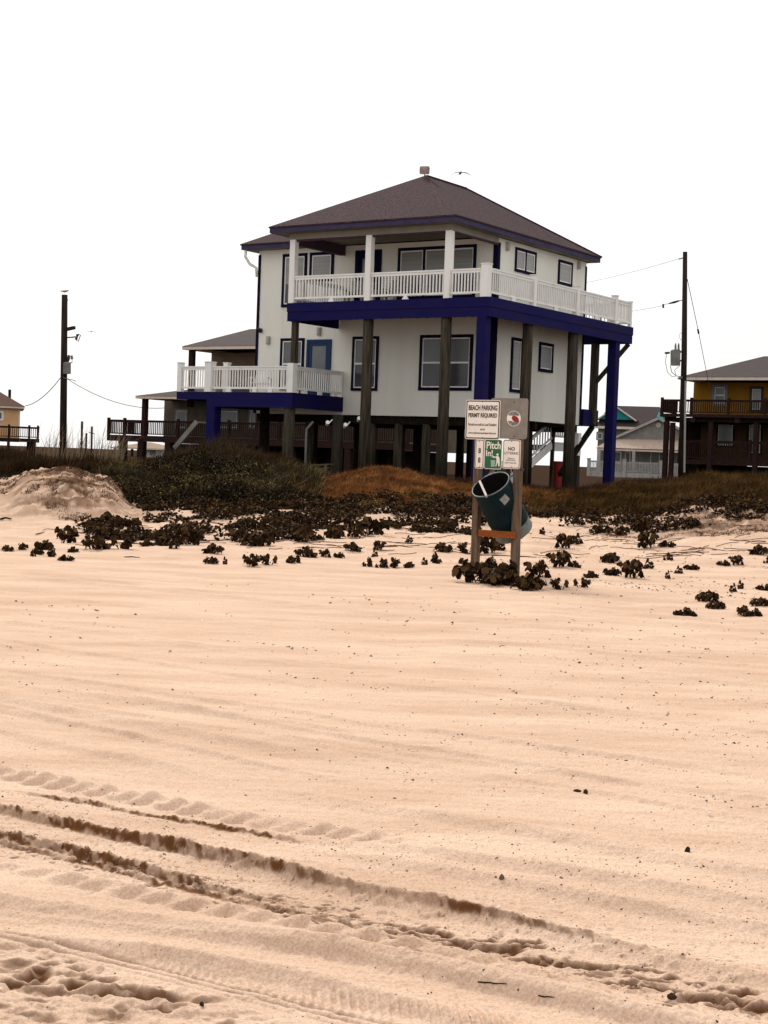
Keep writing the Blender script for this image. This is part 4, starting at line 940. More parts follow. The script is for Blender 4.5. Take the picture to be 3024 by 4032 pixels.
# little pavilion far off under the taupe deck
p0 = at(540, 1790, 185); K = Frame(p0.x, p0.y, .3); r = empty('far_bungalow', K.w(0, 0, 0), -.3)
tag(r, 'tiny pale bungalow far off under the deck of the taupe house', 'house')
k_ = lambda px, py, t=0: K.on_t(t, px, py)
zb3 = k_(540, 1800)[1]; ze3 = k_(540, 1764)[1]
mb = MB(); mb.box(k_(575, 1780)[0], k_(650, 1780)[0], 0, 5, zb3-.5, ze3); mb.build('wall', M['white'], r)
hip_roof(r, k_(456, 1764)[0], k_(655, 1764)[0], -1.5, 6, ze3, ze3+.75, mat('tan roof', (.22, .14, .09), .9, (.27, .18, .12), scale=4), M['cream'], .14)
for px in (468, 536, 560): s = k_(px, 1780)[0]; mb = MB(); mb.box(s-.13, s+.13, -1.2, -.95, zb3-.5, ze3-.1); mb.build('porch_post', M['deckwood'], r)
window(r, K, 0, 's', k_(592, 1780)[0], k_(612, 1780)[0], k_(600, 1793)[1], k_(600, 1772)[1], -1, trimmat=M['greywall'], trim=.1, style='plain')

# ------------------------------------------------------------------ utility poles, wires, birds
def k_at(Y): return Y/FPX
Yp = 98.0; a_ = at(254, 1158, Yp); b_ = at(249, 1785, Yp)
r = empty('utility_pole', (b_.x, Yp, b_.z-.6)); tag(r, 'tall dark utility pole with small transformer left of the houses', 'utility pole', 'tall utility poles')
L = lambda px, py, dy=0: Vector(at(px, py, Yp+dy))-r.location
mb = MB(); mb.tube([L(249, 1785)-Vector((0, 0, .9)), L(251.5, 1470), L(254.5, 1161)], [.235, .215, .19], 12); mb.build('pole', M['pole'], r, smooth=True)
mb = MB(); mb.bar(L(261, 1297, -.15), L(294, 1290, -.6), .16, .20); mb.build('crossarm', M['pole'], r)
mb = MB(); mb.tube([L(260, 1329, -.1), L(285, 1328, -.5), L(297, 1326, -.6)], .045, 6); mb.build('bracket', M['blackmetal'], r)
mb = MB(); mb.tube([L(306, 1316, -.6), L(303, 1326, -.6), L(299, 1338, -.6)], [.10, .06, .10], 8); mb.tube([L(308, 1315, -.6), L(317, 1320, -.6), L(308, 1345, -.6), L(299, 1340, -.6)], .03, 6, True); mb.build('fuse_cutout', M['blackmetal'], r)
mb = MB(); mb.tube([L(264, 1472, -.2), L(264, 1430, -.2), L(264, 1426, -.2)], [.24, .24, .16], 14); mb.build('transformer', M['steel'], r)
mb = MB(); mb.tube([L(267, 1427, -.3), L(270, 1412, -.3), L(271, 1398, -.3)], [.04, .10, .07], 8); mb.build('bushing', M['blackmetal'], r)
mb = MB(); mb.tube([L(270, 1430, -.3), L(284, 1427, -.3), L(284, 1414, -.3)], .035, 6); mb.tube([L(284, 1414, -.3), L(281, 1400, -.3)], [.09, .08], 8); mb.build('bushing', M['steel'], r)
mb = MB(); mb.tube([L(261, 1178, -.1), L(264, 1184, -.1)], .09, 8); mb.build('bolt_plate', M['blackmetal'], r)
perch_top = a_

Yr = 72.0; b_ = at(2690, 1885, Yr)
r = empty('utility_pole', (b_.x, Yr, b_.z-.4)); tag(r, 'tall dark utility pole with large grey transformer beside the yellow house', 'utility pole', 'tall utility poles')
L = lambda px, py, dy=0: Vector(at(px, py, Yr+dy))-r.location
mb = MB(); mb.tube([L(2683, 1890)-Vector((0, 0, .6)), L(2694, 1400), L(2697.5, 992)], [.165, .135, .105], 12); mb.build('pole', M['pole'], r, smooth=True)
mb = MB(); mb.tube([L(2699, 1500, -.12), L(2694, 1860, -.14)], .05, 8); mb.build('conduit', M['conduit'], r)
mb = MB(); mb.tube([L(2659, 1439, -.1), L(2660, 1380, -.1), L(2660, 1376, -.1)], [.225, .235, .19], 18); mb.build('transformer', M['steel'], r)
for px in (2660, 2672): mb = MB(); mb.tube([L(px, 1377, -.1), L(px, 1358, -.1), L(px+1, 1350, -.1)], [.05, .045, .015], 8); mb.build('bushing', M['steel'], r)
mb = MB(); mb.bar(L(2676, 1385, -.05), L(2689, 1386, -.05), .06, .08); mb.bar(L(2676, 1420, -.05), L(2689, 1421, -.05), .06, .08); mb.build('bracket', M['blackmetal'], r)
mb = MB(); mb.tube([L(2618, 1390, -.1), L(2637, 1389, -.1)], .05, 8); mb.build('lightning_arrester', M['blackmetal'], r)
mb = MB(); mb.tube([L(2625, 1392, -.1), L(2620, 1425, -.1), L(2628, 1465, -.1), L(2645, 1482, -.1), L(2660, 1484, -.1)], .014, 6)
mb.tube([L(2639, 1440, -.1), L(2645, 1465, -.1), L(2662, 1480, -.1), L(2688, 1484, -.1)], .018, 6); mb.tube([L(2676, 1440, -.1), L(2656, 1458, -.1), L(2662, 1480, -.1)], .014, 6); mb.tube([L(2688, 1306, -.1), L(2674, 1318, -.1), L(2678, 1335, -.1), L(2688, 1343, -.1)], .010, 6); mb.build('cable_loop', M['wire'], r)
mb = MB(); mb.tube([L(2669, 1490, -.1), L(2687, 1487, -.1)], .05, 8); mb.tube([L(2688, 1016), L(2672, 1020), ], .03, 6); mb.build('insulator', M['steel'], r)
mb = MB(); mb.tube([L(2690, 1181), L(2674, 1185)], .02, 6); mb.tube([L(2675, 1184), L(2655, 1190), L(2634, 1195)], [.035, .055, .03], 8); mb.tube([L(2634, 1195), L(2612, 1200)], .012, 6); mb.tube([L(2611, 1197), L(2612, 1213)], .045, 8); mb.build('insulator', M['blackmetal'], r)
mb = MB(); mb.tube([L(2689, 1099), L(2708, 1103)], .04, 8); mb.build('clamp', M['blackmetal'], r)

def wire(label, pts, rad, group=None):
    mb = MB(); mb.tube(pts, rad, 5); return tag(mb.build('power_line', M['wire'], None, smooth=True), label, 'wire', group)
def sag(a, b, d, n=14): return [a.lerp(b, i/n)-Vector((0, 0, 4*d*(i/n)*(1-i/n))) for i in range(n+1)]
wire('guy wire slanting down right from the pole by the yellow house', [at(2707, 1103, 72), at(2750, 1305, 80), at(2781, 1462, 86), at(2800, 1560, 90)], .017)
mb = MB(); mb.tube([at(2748, 1298, 79.8), at(2751, 1312, 80.2)], .05, 8); mb.build('guy_insulator', M['blackmetal'], bpy.data.objects['power_line'])
wire('upper faint wire between the beach house and the pole on its right', sag(at(2672, 1019, 72), at(2200, 1130, 110), .15), .010)
wire('lower faint wire between the beach house and the pole on its right', sag(at(2612, 1203, 72), at(2320, 1240, 100), .1), .010)
wire('service wire from the left pole down to the peach house', sag(at(238, 1488, 98), at(100, 1598, 112), .35), .028)
wire('long sagging wire from the left pole to the taupe house', sag(at(262, 1490, 98), at(700, 1600, 104), .75, 24), .022)
wire('short slack wire hooked between the left pole and its transformer', [at(249, 1487, 97.7), at(268, 1492, 97.6), at(290, 1497, 97.6), at(300, 1502, 97.6)], .022)
for px, pt, pb, Y, lb in ((323, 1659, 1772, 190, 'thicker nearest of the three distant poles, left of the taupe house'), (340, 1706, 1772, 210, 'short middle pole of the three distant poles'), (362, 1679, 1775, 215, 'distant pole with a small crossarm, right of the other two')):
    mb = MB(); a_ = at(px, pt, Y); b_ = at(px-1, pb, Y); mb.tube([b_-Vector((0, 0, 2)), a_], .14, 8); o = mb.build('distant_pole', M['pole'], None)
    tag(o, lb, 'utility pole', 'distant utility poles')
    if px == 362:
        mb = MB(); mb.bar(at(350, 1702, Y), at(374, 1709, Y), .08, .10); mb.build('crossarm', M['pole'], o)
mb = MB(); mb.tube([at(38, 1580, 135)-Vector((0, 0, 5)), at(38.5, 1534, 135)], .13, 8); tag(mb.build('vent_pole', M['pole'], None), 'short dark pole rising behind the roof of the peach house', 'utility pole')

def bird(name, loc, scale, rz, wings, label, pitch=0):
    V = []; 
    mb = MB()
    mb.tube([(-.26, 0, .0), (-.16, 0, .0), (-.05, 0, .0), (.08, 0, .015), (.16, 0, .045), (.21, 0, .06), (.245, 0, .055), (.30, 0, .045)], [.012, .035, .065, .07, .05, .042, .028, .006], 10)
    mb.add([(-.16, -.03, .01), (-.16, .03, .01), (-.34, .06, .0), (-.34, -.06, .0), (-.16, -.03, -.01), (-.16, .03, -.01), (-.34, .06, -.01), (-.34, -.06, -.01)], [(0,1,2,3),(7,6,5,4),(0,3,7,4),(1,5,6,2),(2,6,7,3),(0,4,5,1)])
    if wings:
        for sg, prof in ((1, [(0, .03), (.18, .07), (.36, .06), (.52, .0), (.66, -.08)]), (-1, [(0, .03), (.16, .06), (.32, .02), (.50, -.12), (.64, -.28)])):
            ch = [.15, .16, .14, .09, .02]; n = len(mb.v)
            for (y, z), c in zip(prof, ch):
                sw = .05-abs(y)*.12
                mb.v += [(sw+c/2, sg*y, z+.012), (sw-c/2, sg*y, z), (sw+c/2, sg*y, z-.006), (sw-c/2, sg*y, z-.006)]
            for i in range(4):
                a = n+i*4; b = a+4; mb.f += [(a, a+1, b+1, b), (a+2, b+2, b+3, a+3), (a, b, b+2, a+2), (a+1, a+3, b+3, b+1)]
    else:
        for sg in (1, -1): mb.tube([(-.02, sg*.025, -.06), (-.01, sg*.025, -.16)], .008, 5); mb.add([(.10, sg*.07, .03), (-.10, sg*.078, .03), (-.28, sg*.04, .03), (-.10, sg*.06, -.04)], [(0,1,2,3)])
    o = mb.build(name, M['gull'], None, smooth=False); o.location = loc; o.scale = (scale,)*3; o.rotation_euler = (0, pitch, rz)
    return tag(o, label, 'bird', 'gulls')
bird('gull', at(1812, 683, 92), 1.0, math.radians(-80), True, 'gull gliding with spread wings above the right slope of the roof')
bird('gull', at(254, 1158, 98)+Vector((0, 0, .17)), 1.0, 0.25, False, 'small gull perched on top of the left utility pole')
bird('gull', at(360, 1306, 150), .8, 1.2, True, 'tiny far gull in the sky right of the left utility pole')

# ------------------------------------------------------------------ the sign stand and its drum
p0 = at(1952, 2250, 22.0); S = Frame(p0.x, p0.y, TH); zg = gz(p0.x, p0.y)
r = empty('sign_stand', S.w(0, 0, 0), -TH)
tag(r, 'weathered two post wooden stand carrying beach parking and no littering signs', 'sign')
def q2(px, py, t=-.05): return S.on_t(t, px, py)
def post(pxt, pyt, pxb, pyb, hw):
    a, b = q2(pxt, pyt, 0), q2(pxb, pyb, 0); mb = MB(); mb.bar((a[0], 0, a[1]), (b[0]-.01, 0, b[1]-.35), hw*2, hw*2, (0, 1, 0)); return mb.build('post', M['postwood'], r, bevel=.004)
post(1888, 1640, 1873, 2245, .050); post(2048, 1600, 2030, 2254, .052)
a, b = q2(1886, 2098, -.075), q2(2030, 2108, -.075); mb = MB(); mb.bar((a[0], -.075, a[1]), (b[0], -.075, b[1]), .04, .095, (0, 0, 1)); mb.build('crossbar', M['barwood'], r, bevel=.003)
def rrect(w_, h_, rad, n=5):
    pts = []
    for cx_, cy_, a0 in ((w_/2-rad, h_/2-rad, 0), (-w_/2+rad, h_/2-rad, 90), (-w_/2+rad, -h_/2+rad, 180), (w_/2-rad, -h_/2+rad, 270)):
        for k in range(n+1): a = math.radians(a0+k*90/n); pts.append((cx_+rad*math.cos(a), cy_+rad*math.sin(a)))
    return pts
def plate(name, cs, cz, w_, h_, rad, t0, t1, m_, par): mb = MB(); mb.prism([(cs+x, cz+z) for x, z in rrect(w_, h_, rad)], t0, t1); return mb.build(name, m_, par)
def text(body, cs, cz, w_, h_, t, m_, par, bold=.0, name='lettering'):
    cu = bpy.data.curves.new('txt', 'FONT'); cu.body = body; cu.align_x = 'CENTER'; cu.offset = bold; cu.resolution_u = 3; cu.extrude = .01
    o = bpy.data.objects.new('txt', cu); COL.objects.link(o); dg = bpy.context.evaluated_depsgraph_get(); dg.update()
    me = bpy.data.meshes.new_from_object(o.evaluated_get(dg)); bpy.data.objects.remove(o)
    n = len(me.vertices); c = np.empty(n*3, np.float32); me.vertices.foreach_get('co', c); c = c.reshape(-1, 3)
    lo, hi = c.min(0), c.max(0); mid = (lo+hi)/2; sc_ = (hi-lo)
    X = (c[:, 0]-mid[0])/sc_[0]*w_+cs; Z = (c[:, 1]-mid[1])/sc_[1]*h_+cz; T_ = t-(c[:, 2]+.01)*.06
    me.vertices.foreach_set('co', np.stack([X, T_, Z], 1).astype(np.float32).ravel()); me.materials.clear(); me.materials.append(m_)
    me.name = name; o = bpy.data.objects.new(name, me); COL.objects.link(o); o.parent = par; return o
def sign(name, px0, px1, py0, py1, t, face, line, edge_, label=None, lw=.016, ew=.010, rad=.035):
    a, b = q2(px0, (py0+py1)/2, t), q2(px1, (py0+py1)/2, t); cs = (a[0]+b[0])/2; w_ = b[0]-a[0]; h_ = (py1-py0)*k_at(S.w(cs, t, 0).y); cz = q2((px0+px1)/2, (py0+py1)/2, t)[1]
    o = plate(name, cs, cz, w_, h_, rad, t, t+.006, edge_, r)
    if label: o['label'] = label
    plate('border', cs, cz, w_-2*ew, h_-2*ew, rad*.8, t-.0015, t-.0002, line, o)
    plate('face', cs, cz, w_-2*ew-2*lw, h_-2*ew-2*lw, rad*.6, t-.003, t-.0016, face, o)
    return o, cs, cz, w_, h_
a, b = q2(1930, 1650, -.062), q2(2077, 1650, -.062); cz = q2(2010, 1648, -.062)[1]
brd = plate('backing_board', (a[0]+b[0])/2, cz, b[0]-a[0], .575, .04, -.062, -.054, M['signback'], r)
o, cs, cz, w_, h_ = sign('parking_sign', 1833, 1969, 1575, 1730, -.075, M['signw'], M['signk'], M['signw'], 'white parking permit sign with black border')
U = h_/155.0   # metres per photograph pixel, vertically
W1 = w_/136.0
T1 = -.0782
text('BEACH PARKING', cs, cz+U*(1652.5-1606), W1*113, U*21, T1, M['signk'], o, .035)
text('PERMIT REQUIRED', cs, cz+U*(1652.5-1637), W1*113, U*20, T1, M['signk'], o, .035)
text('Permits are sold at Local Retailers', cs, cz+U*(1652.5-1671.5), W1*111, U*11, T1, M['signk'], o, .02)
text('and', cs+W1*1, cz+U*(1652.5-1690), W1*18, U*9, T1, M['signk'], o, .02)
text('www.galvestonparkpermits.gov', cs, cz+U*(1652.5-1706), W1*110, U*11, T1, M['signk'], o, .02)
o, cs, cz, w_, h_ = sign('number_plate', 1871, 1906, 1730, 1845, -.070, M['signw'], M['signk'], M['signw'], 'narrow plate reading 8 over 8', lw=.009, ew=.009, rad=.03)
text('8', cs, cz+U*13, W1*10, U*22, -.0732, M['signk'], o, .03); text('8', cs, cz-U*24, W1*10, U*22, -.0732, M['signk'], o, .03)
o, cs, cz, w_, h_ = sign('pitch_in_sign', 1907, 1976, 1730, 1847, -.070, M['signg'], M['signg'], M['signw'], 'green sign with white figure using a bin', lw=.002, ew=.009, rad=.03)
text('Pitch', cs+W1*1.5, cz+U*35, W1*55, U*29, -.0732, M['signw'], o, .02); text('In!', cs-W1*14, cz+U*4, W1*26, U*25, -.0732, M['signw'], o, .02)
mb = MB(); cx0, cz0 = cs+W1*18, cz-U*1
mb.prism([(cx0+W1*4.4*math.cos(a), cz0+U*4.4*math.sin(a)) for a in [k*math.pi/6 for k in range(12)]], -.0735, -.0731)
def pp(pts): mb.prism([(cx0+W1*x, cz0+U*y) for x, y in pts], -.0735, -.0731)
pp([(-5, -6), (4, -6), (8, -12), (9, -22), (-3, -22), (-4, -13), (-12, -8), (-18, -5), (-20, -8), (-12, -13)])
pp([(-3, -22), (9, -22), (10, -34), (9, -46), (5, -46), (3, -32), (0, -32), (-3, -46), (-7, -46), (-4, -33)])
mb.build('figure', M['signw'], o)
mb = MB(); pp([(-26, -22), (-7, -22), (-10, -48), (-24, -48)]); pp([(-25, -8), (-10, -13), (-11, -15), (-26, -10)]); mb.build('bin_emblem', M['signgr'], o)
o, cs, cz, w_, h_ = sign('no_littering_sign', 1979, 2049, 1731, 1846, -.070, M['signw'], M['signk'], M['signw'], 'white no littering sign with black border', lw=.009, ew=.009, rad=.035)
text('NO', cs, cz+U*21, W1*26, U*14, -.0732, M['signk'], o, .03); text('LITTERING', cs, cz+U*4, W1*54, U*10, -.0732, M['signk'], o, .008)
text('Violators', cs-W1*1, cz-U*16, W1*26, U*6, -.0732, M['signk'], o, .0); text('will be fined', cs-W1*2, cz-U*23, W1*36, U*6, -.0732, M['signk'], o, .0); text('under state law', cs-W1*2, cz-U*33, W1*44, U*7, -.0732, M['signk'], o, .0)
# round emblem on the backing board
ec = q2(2023, 1648, -.065); er_ = .112
def disc(cs, cz, rx, rz, t0, t1, name, m_, par, a0=0, a1=360, n=28, rot=0):
    mb = MB(); pts = [(cs+rx*math.cos(math.radians(a0+(a1-a0)*k/n))*math.cos(rot)-rz*math.sin(math.radians(a0+(a1-a0)*k/n))*math.sin(rot), cz+rx*math.cos(math.radians(a0+(a1-a0)*k/n))*math.sin(rot)+rz*math.sin(math.radians(a0+(a1-a0)*k/n))*math.cos(rot)) for k in range(n+(a1-a0 < 360))]
    mb.prism(pts, t0, t1); return mb.build(name, m_, par)
em = disc(ec[0], ec[1], er_, er_*.98, -.0655, -.0622, 'emblem', M['signw'], brd)
greyline = mat('emblem grey', (.10, .095, .09), .6, (.26, .25, .24), scale=30)
dks = []
mb = MB()
for sg, a0 in ((1, 28), (-1, 200)):
    outer = [(ec[0]+er_*.92*math.cos(math.radians(a0+k*(124 if sg == 1 else 140)/14)), ec[1]+er_*.92*math.sin(math.radians(a0+k*(124 if sg == 1 else 140)/14))) for k in range(15)]
    mb.prism(outer+[(outer[-1][0]+.02, ec[1]+sg*er_*.36), (outer[0][0]-.02, ec[1]+sg*er_*.36)] if sg == 1 else outer, -.067, -.0656)
mb.build('emblem_band', greyline, em)
disc(ec[0]+.015, ec[1]-.002, er_*.62, er_*.40, -.0675, -.0671, 'emblem_field', M['signw'], em)
disc(ec[0]+.026, ec[1]-.006, er_*.56, er_*.36, -.0682, -.0676, 'emblem_shape', M['red'], em, rot=-.5)
for px, py in ((1900, 1583), (1900, 1722), (2023, 1583), (2023, 1718), (1887, 1738), (1887, 1838), (1941, 1738), (1941, 1840), (2014, 1738), (2014, 1838)):
    c_ = q2(px, py, -.08); mb = MB(); mb.tube([(c_[0], -.060, c_[1]), (c_[0], -.0805, c_[1])], .006, 6); mb.build('bolt', M['blackmetal'], r)
c_ = q2(2056, 1850, -.07); mb = MB(); mb.tube([(c_[0], -.04, c_[1]), (c_[0], -.10, c_[1])], .02, 8); mb.build('knob', M['blackmetal'], r)

mc = at(1932, 1908, 21.88)
Ax = (RC*.425-UC*.78+FWD*.457).normalized(); Lb, Rb = .86, .283
X_ = (RC-Ax*RC.dot(Ax)).normalized(); Y_ = Ax.cross(X_)
def drum_ring(d, rad, n=40): return [mc+Ax*d+(X_*math.cos(2*math.pi*k/n)+Y_*math.sin(2*math.pi*k/n))*rad for k in range(n)]
def shell(rings, n=40, cap=None):
    mb = MB(); vs = [p for R_ in rings for p in R_]; fs = [(i*n+k, i*n+(k+1) % n, (i+1)*n+(k+1) % n, (i+1)*n+k) for i in range(len(rings)-1) for k in range(n)]
    if cap is not None: fs.append(tuple(cap*n+k for k in range(n)))
    return mb.add(vs, fs)
ds = [(0, 1), (.01, 1.0), (.27, 1.0), (.285, 1.03), (.30, 1.0), (.56, 1.0), (.575, 1.03), (.59, 1.0), (.70, 1.0)]
dr_root = empty('trash_drum', mc+Ax*.43); tag(dr_root, 'dark teal steel trash drum tilted between the sign posts', 'trash can')
def tob(mb, name, m_, smooth=True, par=None):
    par = par or dr_root; off = dr_root.location; mb.v = [tuple(Vector(v)-off) for v in mb.v]; return mb.build(name, m_, par, smooth=smooth)
body = tob(shell([drum_ring(d, Rb*q) for d, q in ds]), 'body', M['barrel'])
tob(shell([drum_ring(d, Rb*q) for d, q in ((.70, 1.0), (.82, 1.0), (.845, 1.02), (.86, 1.0))], cap=3), 'base', M['barrelbot'])
tob(shell([drum_ring(d, (Rb-.006)) for d in (.005, .84)], cap=1), 'lining', M['barrelin'])
mb = MB(); rg = drum_ring(0, Rb); mb.tube(rg+[rg[0], rg[1]], .009, 8, False); tob(mb, 'rim', M['rimm'])
# faded sticker on the drum side, curved with it
tgt = ray(1988, 1966).normalized(); best = None
for i in range(400):
    for d in np.linspace(.05, .5, 46):
        p = mc+Ax*d+(X_*math.cos(i*math.pi/200)+Y_*math.sin(i*math.pi/200))*Rb
        n_ = (p-mc-Ax*d).normalized()
        if n_.dot(p-CAM) > 0: continue
        e = (p-CAM).normalized().dot(tgt)
        if best is None or e > best[0]: best = (e, i*math.pi/200, d)
_, ang, dd = best; mb = MB(); n = 6
vs = []; 
for j in range(n+1):
    for i in range(n+1):
        u_, v_ = (i/n-.5)*.115, (j/n-.5)*.125; cu_, su_ = math.cos(.25), math.sin(.25); uu, vv = u_*cu_-v_*su_, u_*su_+v_*cu_
        A2 = ang+uu/Rb; vs.append(mc+Ax*(dd+vv)+(X_*math.cos(A2)+Y_*math.sin(A2))*(Rb+.003))
mb.add(vs, [(j*(n+1)+i, j*(n+1)+i+1, (j+1)*(n+1)+i+1, (j+1)*(n+1)+i) for j in range(n) for i in range(n)]); tob(mb, 'sticker', M['patch'])
# pale strip lying across the mouth
a_, b_ = at(1888, 1893, 21.80), at(1917, 1957, 21.66); mb = MB(); mb.bar(a_, b_, .030, .012, -FWD); tag(mb.build('plastic_strip', M['strawp'], None), 'white strip lying across the mouth of the trash drum', 'plastic strip')

# ------------------------------------------------------------------ planting
def px_of(x, y): return x/y*FPX+CX
def leaves_mesh(C, N, size, tint, asp=.8, fold=.25):
    """folded leaves: centres C (n,3), normals N, size (n)"""
    n = len(C); N = N/np.linalg.norm(N, axis=1, keepdims=True)
    ref = rng.normal(size=(n, 3)); U = np.cross(N, ref); U /= np.linalg.norm(U, axis=1, keepdims=True)+1e-9; W = np.cross(N, U)
    s_ = size[:, None]
    P = [C-U*s_*.5, C-U*s_*.22+W*s_*asp*.46+N*s_*fold, C+U*s_*.28+W*s_*asp*.44+N*s_*fold, C+U*s_*.5, C+U*s_*.28-W*s_*asp*.44+N*s_*fold, C-U*s_*.22-W*s_*asp*.46+N*s_*fold]
    V = np.stack(P, 1).reshape(-1, 3); b = np.arange(n)*6
    F = np.concatenate([np.stack([b, b+1, b+2, b+3], 1), np.stack([b, b+3, b+4, b+5], 1)])
    return V, F, np.repeat(tint, 6)
def blades_mesh(B, hgt, lean, width, tint):
    n = len(B); ang = rng.uniform(0, 2*np.pi, n); S_ = np.stack([np.cos(ang), np.sin(ang), np.zeros(n)], 1)*width[:, None]*.5
    up = np.array([0, 0, 1.])
    M1 = B+up*hgt[:, None]*.55+lean*hgt[:, None]*.30; Tp = B+up*(hgt*(1-.35*np.linalg.norm(lean, axis=1)))[:, None]+lean*hgt[:, None]
    V = np.stack([B-S_, B+S_, M1+S_*.8, M1-S_*.8, Tp], 1).reshape(-1, 3); b = np.arange(n)*5
    return V, [np.stack([b, b+1, b+2, b+3], 1), np.stack([b+3, b+2, b+4], 1)], np.repeat(tint, 5)
def scatter(n, px0, px1, Y0, Y1):
    Y = np.sqrt(rng.uniform(Y0**2, Y1**2, n)); px = rng.uniform(px0, px1, n); x = (px-CX)/FPX*Y
    return x, Y, px
def grass(name, x, y, hgt, w_, m_, label, cat, lean=.5, wind=(.25, -.1), tseed=0, tscale=1.6, kind='stuff', sink=.03, tvar=.35):
    z = ground_z(x, y); n = len(x); B = np.stack([x, y, z-sink], 1)
    ln = rng.normal(size=(n, 3))*lean*.5; ln[:, 2] = 0; ln[:, 0] += wind[0]; ln[:, 1] += wind[1]
    t_ = np.clip(fbm(x*tscale, y*tscale, 300+tseed, 4)*(1-tvar)*1.5-.25+rng.uniform(0, tvar, n)*1.2, 0, 1)
    V, F, T_ = blades_mesh(B, hgt, ln, np.broadcast_to(w_, (n,)), t_)
    o = np_mesh(name, V, F, m_, tint=T_); return tag(o, label, cat, kind=kind)

# tall brown green grass along the dune crest
x, y, px = scatter(52000, -500, 1250, 41.5, 52)
keep = (y > veg_front(x/y)+1.5+(fbm(x*.8, y*.8, 401, 3)-.5)*4) & (fbm(x*.9, y*.9, 402, 3) > .36); x, y, px = x[keep], y[keep], px[keep]
hh = rng.uniform(.25, .62, len(x))*(.5+.9*fbm(x*.7, y*.7, 403, 3))*np.interp(px, [-500, 300, 600, 900, 1100, 1250], [1.0, .85, .8, 1.3, 1.2, .6])
grass('dune_grass', x, y, hh, .022, M['grassd'], 'tall brown green grass along the dune crest on the left', 'grass', tseed=1, tscale=1.1)
x, y, px = scatter(9000, 560, 1120, 45.5, 49.5)
keep = fbm(x*1.2, y*1.2, 405, 3) > .38; x, y, px = x[keep], y[keep], px[keep]
grass('tall_brush', x, y, rng.uniform(.35, 1.0, len(x))*(.5+.8*fbm(x*1.1, y*1.1, 406, 3))*np.interp(px, [560, 700, 850, 1000, 1120], [.5, .95, 1.25, 1.0, .7]), .018, mat('brush stems', (.022, .014, .007), .85, tint=True, col2=(.16, .105, .06), col3=(.055, .036, .018), spec=.05), 'tall feathery brown brush in front of the lower left deck posts', 'grass', lean=.5, wind=(.15, 0), tseed=9)
# dark weeds in front of and under the beach house
x, y, px = scatter(40000, 1100, 2650, 43.5, 55)
keep = fbm(x*.9, y*.9, 412, 3) > .40; x, y = x[keep], y[keep]
grass('dark_weeds', x, y, rng.uniform(.15, .45, len(x))*(.4+.9*fbm(x*.7, y*.7, 413, 3)), .02, mat('dark weeds', (.018, .008, .004), .85, tint=True, col2=(.12, .055, .03), col3=(.045, .02, .012), spec=.1), 'dark reddish weeds before the piles of the beach house', 'grass', tseed=2)
# orange dry grass mound
x, y, px = scatter(95000, 1120, 2250, 35.6, 45.5)
fr = np.interp(px, [1120, 1250, 1400, 1600, 1800, 1950, 2250], [38.8, 37.2, 36.3, 36.2, 37.6, 38.8, 39.5])
bk = np.interp(px, [1120, 1250, 1500, 1800, 2250], [41.5, 44.0, 45.4, 45.4, 45])
e = (fbm(x*1.1, y*1.1, 421, 4)-.5)*2.2
keep = (y > fr+e) & (y < bk+e) & (px+e*90 > 1150) & ((px < 2060+e*60) | (rng.random(len(x)) < .45)); x, y, px = x[keep], y[keep], px[keep]
hh = rng.uniform(.07, .24, len(x))*(.30+1.4*fbm(x*1.6, y*1.6, 423, 3))
grass('dry_grass', x, y, hh, .014, M['grasso'], 'orange brown dry grass on the low mound before the beach house', 'grass', lean=.7, wind=(.5, -.15), tseed=3, tscale=2.6, tvar=.3)
# olive grass on the right
x, y, px = scatter(105000, 1990, 3500, 34.8, 47)
e = (fbm(x*.9, y*.9, 431, 4)-.5)*3.0
open_ = (fbm(x*1.0+3, y*1.3, 434, 3) > .60) & (px > 2550) & (y < 41)
keep = (y > veg_front(x/y)+e+.2) & ((px > 2080) | (rng.random(len(x)) < .3)) & ~(open_ & (rng.random(len(x)) < .8)); x, y, px = x[keep], y[keep], px[keep]
hh = rng.uniform(.08, .30, len(x))*(.4+1.15*fbm(x*1.3, y*1.3, 433, 3))*np.interp(px, [2000, 2300, 2700, 3100], [.7, .8, 1.2, 1.5])
grass('olive_grass', x, y, hh, .017, M['grassg'], 'dark olive and rust coloured grass on the dune right of the signs', 'grass', lean=.8, wind=(.3, -.1), tseed=4, tscale=1.9)
# bushy dark green scrub on the left dune face
def scrub(name, blobs, nper, m_, label, ls=(.05, .10), tlo=0., thi=1.):
    Cs, Ns, Sz, Tt = [], [], [], []
    for (bx, by, bz, rx, rz_) in blobs:
        n = int(nper*rx*rx*7); d = rng.normal(size=(n, 3)); d /= np.linalg.norm(d, axis=1, keepdims=True); d[:, 2] = np.abs(d[:, 2])
        q = rng.uniform(.55, 1.0, n)[:, None]**.5*(.8+.35*rng.random((n, 1)))
        Cs.append(np.array([bx, by, bz])+d*q*np.array([rx, rx, rz_])); Ns.append(d*.6+rng.normal(size=(n, 3))*.5+np.array([0, 0, .5])); Sz.append(rng.uniform(*ls, n))
        tb = rng.uniform(tlo, thi)**2*.65; Tt.append(np.clip(tb+rng.uniform(-.15, .45, n)*rng.random(n), 0, 1))
    V, F, T_ = leaves_mesh(np.concatenate(Cs), np.concatenate(Ns), np.concatenate(Sz), np.concatenate(Tt), asp=.5)
    o = np_mesh(name, V, [F], m_, tint=T_); return tag(o, label, 'shrubs', kind='stuff')
bl = []
for i in range(90):
    px = rng.uniform(1080, 2080); x_ = px; Y = rng.uniform(36.0, 38.2)+1.4*max(0, (px-1650)/400); x_ = (px-CX)/FPX*Y; rx = rng.uniform(.18, .45); bl.append((x_, Y, gz(x_, Y)-.08, rx, rx*rng.uniform(.3, .6)))
